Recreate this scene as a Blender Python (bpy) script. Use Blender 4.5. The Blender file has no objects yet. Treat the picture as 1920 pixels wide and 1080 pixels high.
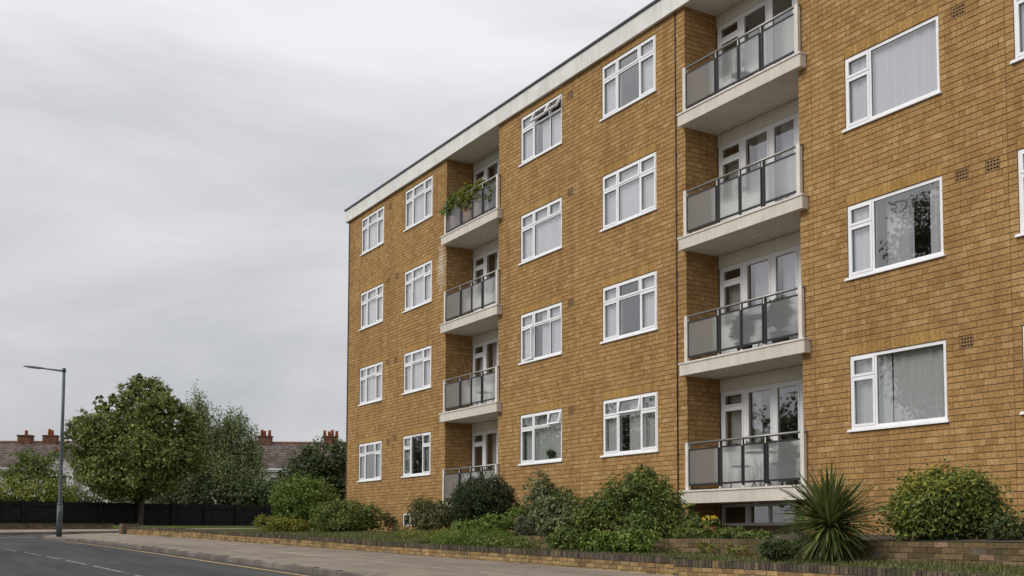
import bpy, math, random
import numpy as np
from mathutils import Matrix, Vector

R = math.radians
SC = bpy.context.scene
COL = SC.collection

# ------------------------------------------------------------------ camera
cam_d = bpy.data.cameras.new('camera')
cam = bpy.data.objects.new('camera', cam_d)
COL.objects.link(cam)
YAW, PITCH, ROLL = 1.02863, 0.0652, 0.00318
fw = Vector((-math.sin(YAW) * math.cos(PITCH), math.cos(YAW) * math.cos(PITCH), math.sin(PITCH)))
rt = Vector((math.cos(YAW), math.sin(YAW), 0))
up = rt.cross(fw)
cr, sr = math.cos(ROLL), math.sin(ROLL)
rt, up = cr * rt + sr * up, -sr * rt + cr * up
cam.matrix_world = Matrix(((rt.x, up.x, -fw.x, 0), (rt.y, up.y, -fw.y, 0), (rt.z, up.z, -fw.z, 1.0), (0, 0, 0, 1)))
cam_d.sensor_width = 36
cam_d.lens = 37.5
cam_d.shift_y = (871.45 - 540) / 1920
cam_d.clip_start = 0.1
cam_d.clip_end = 3000
SC.camera = cam

# ------------------------------------------------------------------ world: overcast sky
SUN_EL, SUN_AZ = R(40), R(186)        # sun veiled by cloud, on the street side
W = bpy.data.worlds.new('World')
SC.world = W
W.use_nodes = True
nt = W.node_tree
nt.nodes.clear()
out = nt.nodes.new('ShaderNodeOutputWorld')
sky = nt.nodes.new('ShaderNodeTexSky')
sky.sky_type = 'NISHITA'
sky.sun_disc = False
sky.sun_elevation = SUN_EL
sky.sun_rotation = SUN_AZ
bg1 = nt.nodes.new('ShaderNodeBackground')
bg1.inputs['Strength'].default_value = 0.06
nt.links.new(sky.outputs[0], bg1.inputs['Color'])
tc = nt.nodes.new('ShaderNodeTexCoord')
mp = nt.nodes.new('ShaderNodeMapping')
mp.inputs['Rotation'].default_value = (0, 0, R(35))
mp.inputs['Scale'].default_value = (1.7, 1.2, 3.8)
nt.links.new(tc.outputs['Generated'], mp.inputs['Vector'])
nz = nt.nodes.new('ShaderNodeTexNoise')
nz.inputs['Scale'].default_value = 1.5
nz.inputs['Detail'].default_value = 6
nz.inputs['Roughness'].default_value = 0.56
nz.inputs['Distortion'].default_value = 0.5
nt.links.new(mp.outputs[0], nz.inputs['Vector'])
rp = nt.nodes.new('ShaderNodeValToRGB')
rp.color_ramp.elements[0].position = 0.30
rp.color_ramp.elements[0].color = (0.62, 0.635, 0.68, 1)
rp.color_ramp.elements[1].position = 0.66
rp.color_ramp.elements[1].color = (1.0, 1.0, 1.02, 1)
nt.links.new(nz.outputs[0], rp.inputs[0])
bg2 = nt.nodes.new('ShaderNodeBackground')
bg2.inputs['Strength'].default_value = 0.62
# an overcast sky is a little brighter overhead than at the horizon
sx_ = nt.nodes.new('ShaderNodeSeparateXYZ')
nt.links.new(tc.outputs['Generated'], sx_.inputs[0])
mr = nt.nodes.new('ShaderNodeMapRange')
mr.inputs['From Min'].default_value = 0.0
mr.inputs['From Max'].default_value = 1.0
mr.inputs['To Min'].default_value = 0.82
mr.inputs['To Max'].default_value = 1.5
nt.links.new(sx_.outputs[2], mr.inputs[0])
vm = nt.nodes.new('ShaderNodeVectorMath')
vm.operation = 'SCALE'
nt.links.new(rp.outputs[0], vm.inputs[0])
nt.links.new(mr.outputs[0], vm.inputs['Scale'])
nt.links.new(vm.outputs[0], bg2.inputs['Color'])
mxw = nt.nodes.new('ShaderNodeMixShader')
mxw.inputs[0].default_value = 0.93
nt.links.new(bg1.outputs[0], mxw.inputs[1])
nt.links.new(bg2.outputs[0], mxw.inputs[2])
nt.links.new(mxw.outputs[0], out.inputs['Surface'])

sun_d = bpy.data.lights.new('sun', 'SUN')
sun_d.energy = 1.5
sun_d.angle = R(35)
sun_d.color = (1.0, 0.96, 0.9)
sun = bpy.data.objects.new('sun', sun_d)
COL.objects.link(sun)
sdir = Vector((-0.08, -0.77, 0.66)).normalized()   # towards the sun
sun.rotation_euler = sdir.to_track_quat('Z', 'Y').to_euler()

SC.view_settings.view_transform = 'Standard'
SC.view_settings.look = 'None'
SC.view_settings.exposure = 0.42
SC.view_settings.gamma = 1
SC.view_settings.use_curve_mapping = False
SC.render.engine = 'CYCLES'
SC.cycles.transparent_max_bounces = 24
SC.cycles.max_bounces = 8
SC.cycles.use_denoising = True

# ------------------------------------------------------------------ materials
def newmat(name):
    m = bpy.data.materials.new(name)
    m.use_nodes = True
    n = m.node_tree
    b = n.nodes['Principled BSDF']
    return m, n, b

def N(n, t, **kw):
    o = n.nodes.new(t)
    for k, v in kw.items():
        if k in o.inputs:
            o.inputs[k].default_value = v
        else:
            setattr(o, k, v)
    return o

def ramp(n, stops):
    r = n.nodes.new('ShaderNodeValToRGB')
    e = r.color_ramp.elements
    while len(e) > len(stops):
        e.remove(e[-1])
    while len(e) < len(stops):
        e.new(0.5)
    for i, (p, c) in enumerate(stops):
        e[i].position = p
        e[i].color = (*c, 1)
    return r

def rand_value(n):
    """per-piece random: island random plus object random"""
    g = n.nodes.new('ShaderNodeNewGeometry')
    oi = n.nodes.new('ShaderNodeObjectInfo')
    ad = N(n, 'ShaderNodeMath', operation='ADD')
    fr = N(n, 'ShaderNodeMath', operation='FRACT')
    n.links.new(g.outputs['Random Per Island'], ad.inputs[0])
    n.links.new(oi.outputs['Random'], ad.inputs[1])
    n.links.new(ad.outputs[0], fr.inputs[0])
    return fr, g

def mulcol(n, a, b, fac=1.0, mode='MULTIPLY'):
    m = N(n, 'ShaderNodeMix', data_type='RGBA', blend_type=mode)
    m.inputs[0].default_value = fac
    n.links.new(a, m.inputs[6])
    n.links.new(b, m.inputs[7])
    return m

def simple(name, col, rough=0.6, metal=0.0, var=0.12, scale=6.0, bump=0.0, bscale=60.0, spec=0.5, streak=0.0):
    m, n, b = newmat(name)
    b.inputs['Roughness'].default_value = rough
    b.inputs['Metallic'].default_value = metal
    b.inputs['Specular IOR Level'].default_value = spec
    g = n.nodes.new('ShaderNodeNewGeometry')
    z = N(n, 'ShaderNodeTexNoise', Scale=scale, Detail=5.0)
    n.links.new(g.outputs['Position'], z.inputs['Vector'])
    lo = tuple(c * (1 - var) for c in col)
    hi = tuple(min(1, c * (1 + var)) for c in col)
    r = ramp(n, [(0.3, lo), (0.7, hi)])
    n.links.new(z.outputs[0], r.inputs[0])
    col_out = r.outputs[0]
    if streak:
        mps = N(n, 'ShaderNodeMapping')
        mps.inputs['Scale'].default_value = (5.0, 5.0, 0.7)
        n.links.new(g.outputs['Position'], mps.inputs['Vector'])
        z5 = N(n, 'ShaderNodeTexNoise', Scale=1.0, Detail=6.0, Roughness=0.7)
        n.links.new(mps.outputs[0], z5.inputs['Vector'])
        r5 = ramp(n, [(0.34, (1 - streak, 1 - streak * 1.05, 1 - streak * 1.15)), (0.56, (1.0, 1.0, 1.0))])
        n.links.new(z5.outputs[0], r5.inputs[0])
        col_out = mulcol(n, col_out, r5.outputs[0]).outputs[2]
    n.links.new(col_out, b.inputs['Base Color'])
    if bump:
        z2 = N(n, 'ShaderNodeTexNoise', Scale=bscale, Detail=3.0)
        n.links.new(g.outputs['Position'], z2.inputs['Vector'])
        bp = N(n, 'ShaderNodeBump', Strength=bump, Distance=0.01)
        n.links.new(z2.outputs[0], bp.inputs['Height'])
        n.links.new(bp.outputs[0], b.inputs['Normal'])
    return m

def brick_material(name, stops, stain=False, moss=0.0):
    m, n, b = newmat(name)
    b.inputs['Roughness'].default_value = 0.9
    b.inputs['Specular IOR Level'].default_value = 0.2
    fr, g = rand_value(n)
    r = ramp(n, stops)
    n.links.new(fr.outputs[0], r.inputs[0])
    z = N(n, 'ShaderNodeTexNoise', Scale=26.0, Detail=4.0)
    n.links.new(g.outputs['Position'], z.inputs['Vector'])
    r2 = ramp(n, [(0.25, (0.66, 0.64, 0.62)), (0.75, (1.26, 1.27, 1.28))])
    n.links.new(z.outputs[0], r2.inputs[0])
    mx = mulcol(n, r.outputs[0], r2.outputs[0])
    # broad weathering, drawn out downwards
    mpp = N(n, 'ShaderNodeMapping')
    mpp.inputs['Scale'].default_value = (0.9, 0.9, 0.3)
    n.links.new(g.outputs['Position'], mpp.inputs['Vector'])
    z3 = N(n, 'ShaderNodeTexNoise', Scale=1.0, Detail=6.0, Roughness=0.6)
    n.links.new(mpp.outputs[0], z3.inputs['Vector'])
    r3 = ramp(n, [(0.3, (0.87, 0.86, 0.84)), (0.7, (1.10, 1.09, 1.06))])
    n.links.new(z3.outputs[0], r3.inputs[0])
    mx = mulcol(n, mx.outputs[2], r3.outputs[0])
    # rain streaks running down the face
    mps = N(n, 'ShaderNodeMapping')
    mps.inputs['Scale'].default_value = (3.2, 3.2, 0.22)
    n.links.new(g.outputs['Position'], mps.inputs['Vector'])
    z5 = N(n, 'ShaderNodeTexNoise', Scale=1.0, Detail=5.0, Roughness=0.65)
    n.links.new(mps.outputs[0], z5.inputs['Vector'])
    r5 = ramp(n, [(0.28, (0.80, 0.78, 0.76)), (0.50, (1.0, 1.0, 1.0))])
    n.links.new(z5.outputs[0], r5.inputs[0])
    mx = mulcol(n, mx.outputs[2], r5.outputs[0])
    last = mx.outputs[2]
    if stain:
        # whitish bloom left on the bricks beside the far balconies
        vd = N(n, 'ShaderNodeVectorMath', operation='SUBTRACT')
        n.links.new(g.outputs['Position'], vd.inputs[0])
        vd.inputs[1].default_value = (-28.75, 14.76, 9.2)
        vs = N(n, 'ShaderNodeVectorMath', operation='MULTIPLY')
        vs.inputs[1].default_value = (1.5, 1.0, 0.6)
        n.links.new(vd.outputs[0], vs.inputs[0])
        ln = N(n, 'ShaderNodeVectorMath', operation='LENGTH')
        n.links.new(vs.outputs[0], ln.inputs[0])
        zz = N(n, 'ShaderNodeTexNoise', Scale=6.0, Detail=5.0)
        n.links.new(g.outputs['Position'], zz.inputs['Vector'])
        s1 = N(n, 'ShaderNodeMath', operation='MULTIPLY_ADD')
        n.links.new(zz.outputs[0], s1.inputs[0])
        s1.inputs[1].default_value = 1.0
        n.links.new(ln.outputs['Value'], s1.inputs[2])
        r4 = ramp(n, [(0.45, (1, 1, 1)), (1.0, (0, 0, 0))])
        n.links.new(s1.outputs[0], r4.inputs[0])
        sc = N(n, 'ShaderNodeMath', operation='MULTIPLY')
        sc.inputs[1].default_value = 0.9
        n.links.new(r4.outputs[0], sc.inputs[0])
        m2 = N(n, 'ShaderNodeMix', data_type='RGBA')
        n.links.new(sc.outputs[0], m2.inputs[0])
        n.links.new(last, m2.inputs[6])
        m2.inputs[7].default_value = (0.62, 0.55, 0.45, 1)
        last = m2.outputs[2]
    if moss:
        zz = N(n, 'ShaderNodeTexNoise', Scale=3.0, Detail=6.0)
        n.links.new(g.outputs['Position'], zz.inputs['Vector'])
        r4 = ramp(n, [(0.5, (0, 0, 0)), (0.72, (moss, moss, moss))])
        n.links.new(zz.outputs[0], r4.inputs[0])
        m2 = N(n, 'ShaderNodeMix', data_type='RGBA')
        n.links.new(r4.outputs[0], m2.inputs[0])
        n.links.new(last, m2.inputs[6])
        m2.inputs[7].default_value = (0.07, 0.085, 0.03, 1)
        last = m2.outputs[2]
    n.links.new(last, b.inputs['Base Color'])
    bp = N(n, 'ShaderNodeBump', Strength=0.35, Distance=0.006)
    z4 = N(n, 'ShaderNodeTexNoise', Scale=70.0, Detail=3.0)
    n.links.new(g.outputs['Position'], z4.inputs['Vector'])
    n.links.new(z4.outputs[0], bp.inputs['Height'])
    n.links.new(bp.outputs[0], b.inputs['Normal'])
    return m

def leaf_material(name, dark, mid, light, trans=0.3):
    m, n, b = newmat(name)
    b.inputs['Roughness'].default_value = 0.5
    b.inputs['Specular IOR Level'].default_value = 0.35
    fr, g = rand_value(n)
    z = N(n, 'ShaderNodeTexNoise', Scale=2.2, Detail=3.0)
    n.links.new(g.outputs['Position'], z.inputs['Vector'])
    mm = N(n, 'ShaderNodeMath', operation='MULTIPLY_ADD')
    n.links.new(z.outputs[0], mm.inputs[0])
    mm.inputs[1].default_value = 1.1
    mm.inputs[2].default_value = -0.55
    aa = N(n, 'ShaderNodeMath', operation='ADD')
    n.links.new(fr.outputs[0], aa.inputs[0])
    n.links.new(mm.outputs[0], aa.inputs[1])
    r = ramp(n, [(0.05, dark), (0.5, mid), (0.97, light)])
    n.links.new(aa.outputs[0], r.inputs[0])
    n.links.new(r.outputs[0], b.inputs['Base Color'])
    t = n.nodes.new('ShaderNodeBsdfTranslucent')
    n.links.new(r.outputs[0], t.inputs['Color'])
    mx = n.nodes.new('ShaderNodeMixShader')
    mx.inputs[0].default_value = trans
    n.links.new(b.outputs[0], mx.inputs[1])
    n.links.new(t.outputs[0], mx.inputs[2])
    n.links.new(mx.outputs[0], n.nodes['Material Output'].inputs['Surface'])
    return m

def glass_material(name, ior=2.3, tint=(0.96, 0.965, 0.975), wav=0.003):
    m, n, b = newmat(name)
    n.nodes.remove(b)
    g = n.nodes.new('ShaderNodeNewGeometry')
    fz = N(n, 'ShaderNodeFresnel', IOR=ior)
    mul = N(n, 'ShaderNodeMath', operation='MULTIPLY')
    mul.inputs[1].default_value = 2.1
    mul.use_clamp = True
    n.links.new(fz.outputs[0], mul.inputs[0])
    inv = N(n, 'ShaderNodeMath', operation='SUBTRACT')
    inv.inputs[0].default_value = 1.0
    n.links.new(g.outputs['Backfacing'], inv.inputs[1])
    m2 = N(n, 'ShaderNodeMath', operation='MULTIPLY')
    n.links.new(mul.outputs[0], m2.inputs[0])
    n.links.new(inv.outputs[0], m2.inputs[1])
    tr = n.nodes.new('ShaderNodeBsdfTransparent')
    tr.inputs[0].default_value = (*tint, 1)
    gl = N(n, 'ShaderNodeBsdfGlossy', Roughness=0.015)
    z = N(n, 'ShaderNodeTexNoise', Scale=1.3, Detail=1.0)
    n.links.new(g.outputs['Position'], z.inputs['Vector'])
    bp = N(n, 'ShaderNodeBump', Strength=wav, Distance=0.5)
    n.links.new(z.outputs[0], bp.inputs['Height'])
    n.links.new(bp.outputs[0], gl.inputs['Normal'])
    mx = n.nodes.new('ShaderNodeMixShader')
    n.links.new(m2.outputs[0], mx.inputs[0])
    n.links.new(tr.outputs[0], mx.inputs[1])
    n.links.new(gl.outputs[0], mx.inputs[2])
    n.links.new(mx.outputs[0], n.nodes['Material Output'].inputs['Surface'])
    return m

def frosted_material(name):
    m, n, b = newmat(name)
    b.inputs['Base Color'].default_value = (0.48, 0.495, 0.51, 1)
    b.inputs['Roughness'].default_value = 0.22
    b.inputs['Specular IOR Level'].default_value = 0.6
    g = n.nodes.new('ShaderNodeNewGeometry')
    tl = n.nodes.new('ShaderNodeBsdfTranslucent')
    tl.inputs[0].default_value = (0.62, 0.63, 0.62, 1)
    m1 = n.nodes.new('ShaderNodeMixShader')
    m1.inputs[0].default_value = 0.35
    n.links.new(b.outputs[0], m1.inputs[1])
    n.links.new(tl.outputs[0], m1.inputs[2])
    rf = n.nodes.new('ShaderNodeBsdfRefraction')
    rf.inputs['Color'].default_value = (0.90, 0.91, 0.90, 1)
    rf.inputs['IOR'].default_value = 1.12
    rf.inputs['Roughness'].default_value = 0.42
    tr = n.nodes.new('ShaderNodeBsdfTransparent')
    tr.inputs[0].default_value = (0.92, 0.93, 0.92, 1)
    m3 = n.nodes.new('ShaderNodeMixShader')       # part blurred, part clear
    m3.inputs[0].default_value = 0.40
    n.links.new(rf.outputs[0], m3.inputs[1])
    n.links.new(tr.outputs[0], m3.inputs[2])
    m2 = n.nodes.new('ShaderNodeMixShader')
    m2.inputs[0].default_value = 0.6
    n.links.new(m1.outputs[0], m2.inputs[1])
    n.links.new(m3.outputs[0], m2.inputs[2])
    m4 = n.nodes.new('ShaderNodeMixShader')       # only the outer face is etched
    n.links.new(g.outputs['Backfacing'], m4.inputs[0])
    n.links.new(m2.outputs[0], m4.inputs[1])
    n.links.new(tr.outputs[0], m4.inputs[2])
    n.links.new(m4.outputs[0], n.nodes['Material Output'].inputs['Surface'])
    return m

def curtain_material(name, col, trans=0.35):
    m, n, b = newmat(name)
    b.inputs['Roughness'].default_value = 0.9
    b.inputs['Specular IOR Level'].default_value = 0.05
    g = n.nodes.new('ShaderNodeNewGeometry')
    mpp = N(n, 'ShaderNodeMapping')
    mpp.inputs['Scale'].default_value = (30, 30, 0.6)
    n.links.new(g.outputs['Position'], mpp.inputs['Vector'])
    z = N(n, 'ShaderNodeTexNoise', Scale=1.0, Detail=3.0)
    n.links.new(mpp.outputs[0], z.inputs['Vector'])
    r = ramp(n, [(0.3, tuple(c * 0.86 for c in col)), (0.7, col)])
    n.links.new(z.outputs[0], r.inputs[0])
    n.links.new(r.outputs[0], b.inputs['Base Color'])
    t = n.nodes.new('ShaderNodeBsdfTranslucent')
    n.links.new(r.outputs[0], t.inputs[0])
    mx = n.nodes.new('ShaderNodeMixShader')
    mx.inputs[0].default_value = trans
    n.links.new(b.outputs[0], mx.inputs[1])
    n.links.new(t.outputs[0], mx.inputs[2])
    n.links.new(mx.outputs[0], n.nodes['Material Output'].inputs['Surface'])
    return m

def asphalt_material(name, c0, c1, scale=180.0, patch=0.35, bump=0.5, slabs=False):
    m, n, b = newmat(name)
    b.inputs['Roughness'].default_value = 0.95
    b.inputs['Specular IOR Level'].default_value = 0.12
    g = n.nodes.new('ShaderNodeNewGeometry')
    z = N(n, 'ShaderNodeTexNoise', Scale=scale, Detail=2.0)
    n.links.new(g.outputs['Position'], z.inputs['Vector'])
    r = ramp(n, [(0.3, c0), (0.7, c1)])
    n.links.new(z.outputs[0], r.inputs[0])
    mpp = N(n, 'ShaderNodeMapping')
    mpp.inputs['Scale'].default_value = (0.12, 1.1, 1)
    n.links.new(g.outputs['Position'], mpp.inputs['Vector'])
    z2 = N(n, 'ShaderNodeTexNoise', Scale=1.0, Detail=6.0, Roughness=0.6)
    n.links.new(mpp.outputs[0], z2.inputs['Vector'])
    r2 = ramp(n, [(0.3, (1 - patch,) * 3), (0.7, (1 + patch,) * 3)])
    n.links.new(z2.outputs[0], r2.inputs[0])
    mx = mulcol(n, r.outputs[0], r2.outputs[0])
    if slabs:
        bt = N(n, 'ShaderNodeTexBrick', Scale=1.0)
        bt.inputs['Brick Width'].default_value = 0.9
        bt.inputs['Row Height'].default_value = 0.62
        bt.inputs['Mortar Size'].default_value = 0.012
        bt.inputs['Mortar Smooth'].default_value = 0.3
        bt.inputs['Color1'].default_value = (0.86, 0.86, 0.87, 1)
        bt.inputs['Color2'].default_value = (1.12, 1.1, 1.08, 1)
        bt.inputs['Mortar'].default_value = (0.55, 0.54, 0.5, 1)
        n.links.new(g.outputs['Position'], bt.inputs['Vector'])
        mx = mulcol(n, mx.outputs[2], bt.outputs['Color'])
        z6 = N(n, 'ShaderNodeTexNoise', Scale=2.6, Detail=7.0, Roughness=0.7)
        n.links.new(g.outputs['Position'], z6.inputs['Vector'])
        r6 = ramp(n, [(0.36, (0.78, 0.77, 0.76)), (0.5, (1, 1, 1)), (0.68, (1.16, 1.14, 1.12))])
        n.links.new(z6.outputs[0], r6.inputs[0])
        mx = mulcol(n, mx.outputs[2], r6.outputs[0])
    n.links.new(mx.outputs[2], b.inputs['Base Color'])
    bp = N(n, 'ShaderNodeBump', Strength=bump, Distance=0.004)
    n.links.new(z.outputs[0], bp.inputs['Height'])
    n.links.new(bp.outputs[0], b.inputs['Normal'])
    return m

def paint_line_material(name, col, under, wear=0.55):
    m, n, b = newmat(name)
    b.inputs['Roughness'].default_value = 0.8
    g = n.nodes.new('ShaderNodeNewGeometry')
    z = N(n, 'ShaderNodeTexNoise', Scale=9.0, Detail=6.0, Roughness=0.7)
    n.links.new(g.outputs['Position'], z.inputs['Vector'])
    r = ramp(n, [(wear - 0.12, col), (wear + 0.1, under)])
    n.links.new(z.outputs[0], r.inputs[0])
    n.links.new(r.outputs[0], b.inputs['Base Color'])
    return m

YELLOW_BRICK = [(0.0, (0.328, 0.188, 0.072)), (0.2, (0.367, 0.216, 0.084)), (0.5, (0.392, 0.236, 0.095)),
                (0.8, (0.416, 0.255, 0.107)), (0.95, (0.461, 0.300, 0.139)), (1.0, (0.367, 0.190, 0.077))]
WALL_BRICK = [(0.0, (0.17, 0.115, 0.06)), (0.3, (0.29, 0.19, 0.085)), (0.6, (0.38, 0.255, 0.11)), (0.85, (0.42, 0.30, 0.14)), (1.0, (0.25, 0.17, 0.105))]
COPING = [(0.0, (0.06, 0.048, 0.04)), (0.5, (0.095, 0.077, 0.062)), (0.9, (0.14, 0.112, 0.083)), (1.0, (0.22, 0.165, 0.09))]
INNER = [(0.0, (0.11, 0.078, 0.042)), (0.5, (0.16, 0.112, 0.058)), (0.9, (0.21, 0.145, 0.08)), (1.0, (0.30, 0.2, 0.14))]
RED_BRICK = [(0.0, (0.12, 0.062, 0.043)), (0.5, (0.19, 0.09, 0.06)), (1.0, (0.25, 0.125, 0.085))]
FAR_BRICK = [(0.0, (0.10, 0.065, 0.045)), (0.5, (0.155, 0.10, 0.07)), (1.0, (0.2, 0.135, 0.09))]
M = {}
M['brick'] = brick_material('yellow_stock_brick', YELLOW_BRICK, stain=True)
M['soldier'] = brick_material('soldier_brick', [(0.0, (0.365, 0.216, 0.074)), (0.5, (0.40, 0.24, 0.084)), (1.0, (0.43, 0.265, 0.097))])
M['wall_brick'] = brick_material('garden_wall_brick', WALL_BRICK, moss=0.5)
M['coping'] = brick_material('weathered_coping_brick', COPING, moss=0.7)
M['inner'] = brick_material('bed_wall_brick', INNER, moss=0.8)
M['red_brick'] = brick_material('red_brick', RED_BRICK)
M['far_brick'] = brick_material('brown_red_brick', FAR_BRICK, moss=0.8)
M['airbrick'] = simple('air_brick_clay', (0.25, 0.15, 0.065), 0.9, var=0.3, scale=20)
M['mortar'] = simple('dark_mortar', (0.165, 0.112, 0.06), 0.95, var=0.25, scale=9, bump=0.4)
M['mortar2'] = simple('garden_mortar', (0.12, 0.1, 0.075), 0.95, var=0.3, scale=9, bump=0.4)
M['white'] = simple('white_upvc', (0.86, 0.86, 0.87), 0.35, var=0.04, scale=3)
M['gasket'] = simple('grey_gasket', (0.09, 0.09, 0.09), 0.7)
M['fascia'] = simple('fascia_paint', (0.72, 0.71, 0.68), 0.55, var=0.07, scale=2.5, streak=0.13)
M['cream'] = simple('cream_paint', (0.64, 0.59, 0.52), 0.7, var=0.08, scale=2.0, bump=0.1, streak=0.13)
M['soffit'] = simple('soffit_paint', (0.74, 0.695, 0.62), 0.8, var=0.06, scale=1.5, streak=0.1)
M['lip'] = simple('balcony_edge_paint', (0.70, 0.66, 0.60), 0.6, var=0.08, scale=5, streak=0.13)
M['dark_metal'] = simple('dark_metal', (0.035, 0.035, 0.037), 0.45, 0.3, var=0.2)
M['steel'] = simple('grey_handrail_metal', (0.30, 0.29, 0.27), 0.4, 0.7, var=0.15)
M['glass'] = glass_material('window_glass')
M['frosted'] = frosted_material('frosted_glass')
M['net'] = curtain_material('net_curtain', (0.90, 0.90, 0.92), 0.12)
M['pleat'] = curtain_material('pleated_curtain', (0.78, 0.81, 0.77), 0.1)
M['sidecurtain'] = curtain_material('side_curtain', (0.5, 0.56, 0.52), 0.12)
M['interior'] = simple('room_plaster', (0.36, 0.345, 0.32), 0.9)
M['asphalt'] = asphalt_material('road_asphalt', (0.045, 0.045, 0.047), (0.082, 0.081, 0.081), 180.0, 0.42)
M['pavement'] = asphalt_material('pavement_surface', (0.215, 0.182, 0.146), (0.29, 0.25, 0.205), 60.0, 0.16, 0.3, True)
M['kerb'] = simple('kerb_stone', (0.185, 0.162, 0.14), 0.9, var=0.35, spec=0.15, scale=1.3, bump=0.4)
M['yline'] = paint_line_material('worn_yellow_paint', (0.50, 0.34, 0.11), (0.10, 0.09, 0.075), 0.6)
M['wline'] = paint_line_material('worn_white_paint', (0.40, 0.40, 0.39), (0.075, 0.075, 0.075), 0.50)
M['ground'] = simple('ground_earth', (0.09, 0.085, 0.05), 0.95, var=0.4, scale=0.5)
M['lawn'] = simple('lawn_turf', (0.075, 0.085, 0.027), 0.95, var=0.35, scale=2.5, bump=0.6, bscale=30, spec=0.0)
M['soil'] = simple('bed_soil', (0.055, 0.045, 0.028), 0.95, var=0.4, scale=4, bump=0.8, bscale=25)
M['bark'] = simple('bark', (0.075, 0.055, 0.038), 0.9, var=0.35, scale=10, bump=0.8, bscale=20)
M['black'] = simple('black_timber', (0.014, 0.0135, 0.013), 0.8, var=0.4, scale=3, spec=0.2)
M['lamp'] = simple('lamp_green_grey', (0.066, 0.088, 0.086), 0.55, 0.0, var=0.25, scale=4)
M['lampgrey'] = simple('lamp_head_grey', (0.09, 0.092, 0.09), 0.5)
M['lens'] = simple('lamp_lens', (0.55, 0.56, 0.55), 0.3)
M['tile'] = brick_material('roof_tile', [(0.0, (0.085, 0.066, 0.06)), (0.5, (0.135, 0.107, 0.10)), (1.0, (0.19, 0.15, 0.14))])
M['ridge'] = simple('ridge_tile', (0.19, 0.09, 0.06), 0.85, var=0.3)
M['render'] = simple('white_render', (0.66, 0.63, 0.60), 0.8, var=0.12, scale=1.5)
M['terracotta'] = simple('terracotta', (0.42, 0.15, 0.07), 0.8, var=0.25, scale=8)
M['coping_metal'] = simple('coping_metal', (0.07, 0.075, 0.08), 0.5, 0.3)
M['pot'] = simple('planter_pink', (0.42, 0.3, 0.29), 0.7, var=0.12)
M['potdark'] = simple('planter_dark', (0.05, 0.05, 0.05), 0.7)
M['lf_tree'] = leaf_material('broadleaf', (0.05, 0.075, 0.014), (0.15, 0.195, 0.04), (0.36, 0.38, 0.11))
M['lf_birch'] = leaf_material('birch_leaf', (0.10, 0.14, 0.05), (0.20, 0.25, 0.09), (0.34, 0.38, 0.17))
M['lf_dark'] = leaf_material('dark_leaf', (0.028, 0.044, 0.014), (0.072, 0.105, 0.032), (0.16, 0.19, 0.065))
M['lf_hedge'] = leaf_material('hedge_leaf', (0.08, 0.105, 0.016), (0.2, 0.23, 0.034), (0.38, 0.39, 0.09))
M['lf_bright'] = leaf_material('bright_leaf', (0.07, 0.115, 0.018), (0.145, 0.215, 0.032), (0.26, 0.33, 0.075))
M['lf_mid'] = leaf_material('mid_leaf', (0.05, 0.08, 0.016), (0.135, 0.185, 0.036), (0.27, 0.32, 0.085))
M['lf_round'] = leaf_material('clipped_leaf', (0.018, 0.032, 0.011), (0.036, 0.058, 0.018), (0.095, 0.12, 0.04))
M['lf_grey'] = leaf_material('grey_leaf', (0.09, 0.1, 0.06), (0.155, 0.165, 0.105), (0.26, 0.26, 0.18))
M['lf_pale'] = leaf_material('pale_leaf', (0.08, 0.11, 0.04), (0.17, 0.21, 0.085), (0.36, 0.38, 0.2))
M['lf_gold'] = leaf_material('golden_leaf', (0.09, 0.11, 0.016), (0.22, 0.23, 0.032), (0.42, 0.39, 0.06))
M['lf_brown'] = leaf_material('brown_leaf', (0.07, 0.066, 0.024), (0.14, 0.132, 0.05), (0.24, 0.22, 0.09))
M['yucca'] = leaf_material('sword_leaf', (0.06, 0.085, 0.022), (0.12, 0.16, 0.04), (0.21, 0.25, 0.08), 0.15)
M['grass'] = leaf_material('grass_blade', (0.07, 0.08, 0.022), (0.13, 0.14, 0.04), (0.22, 0.21, 0.08), 0.25)
M['flower'] = simple('yellow_petal', (0.65, 0.42, 0.02), 0.7)

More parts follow.
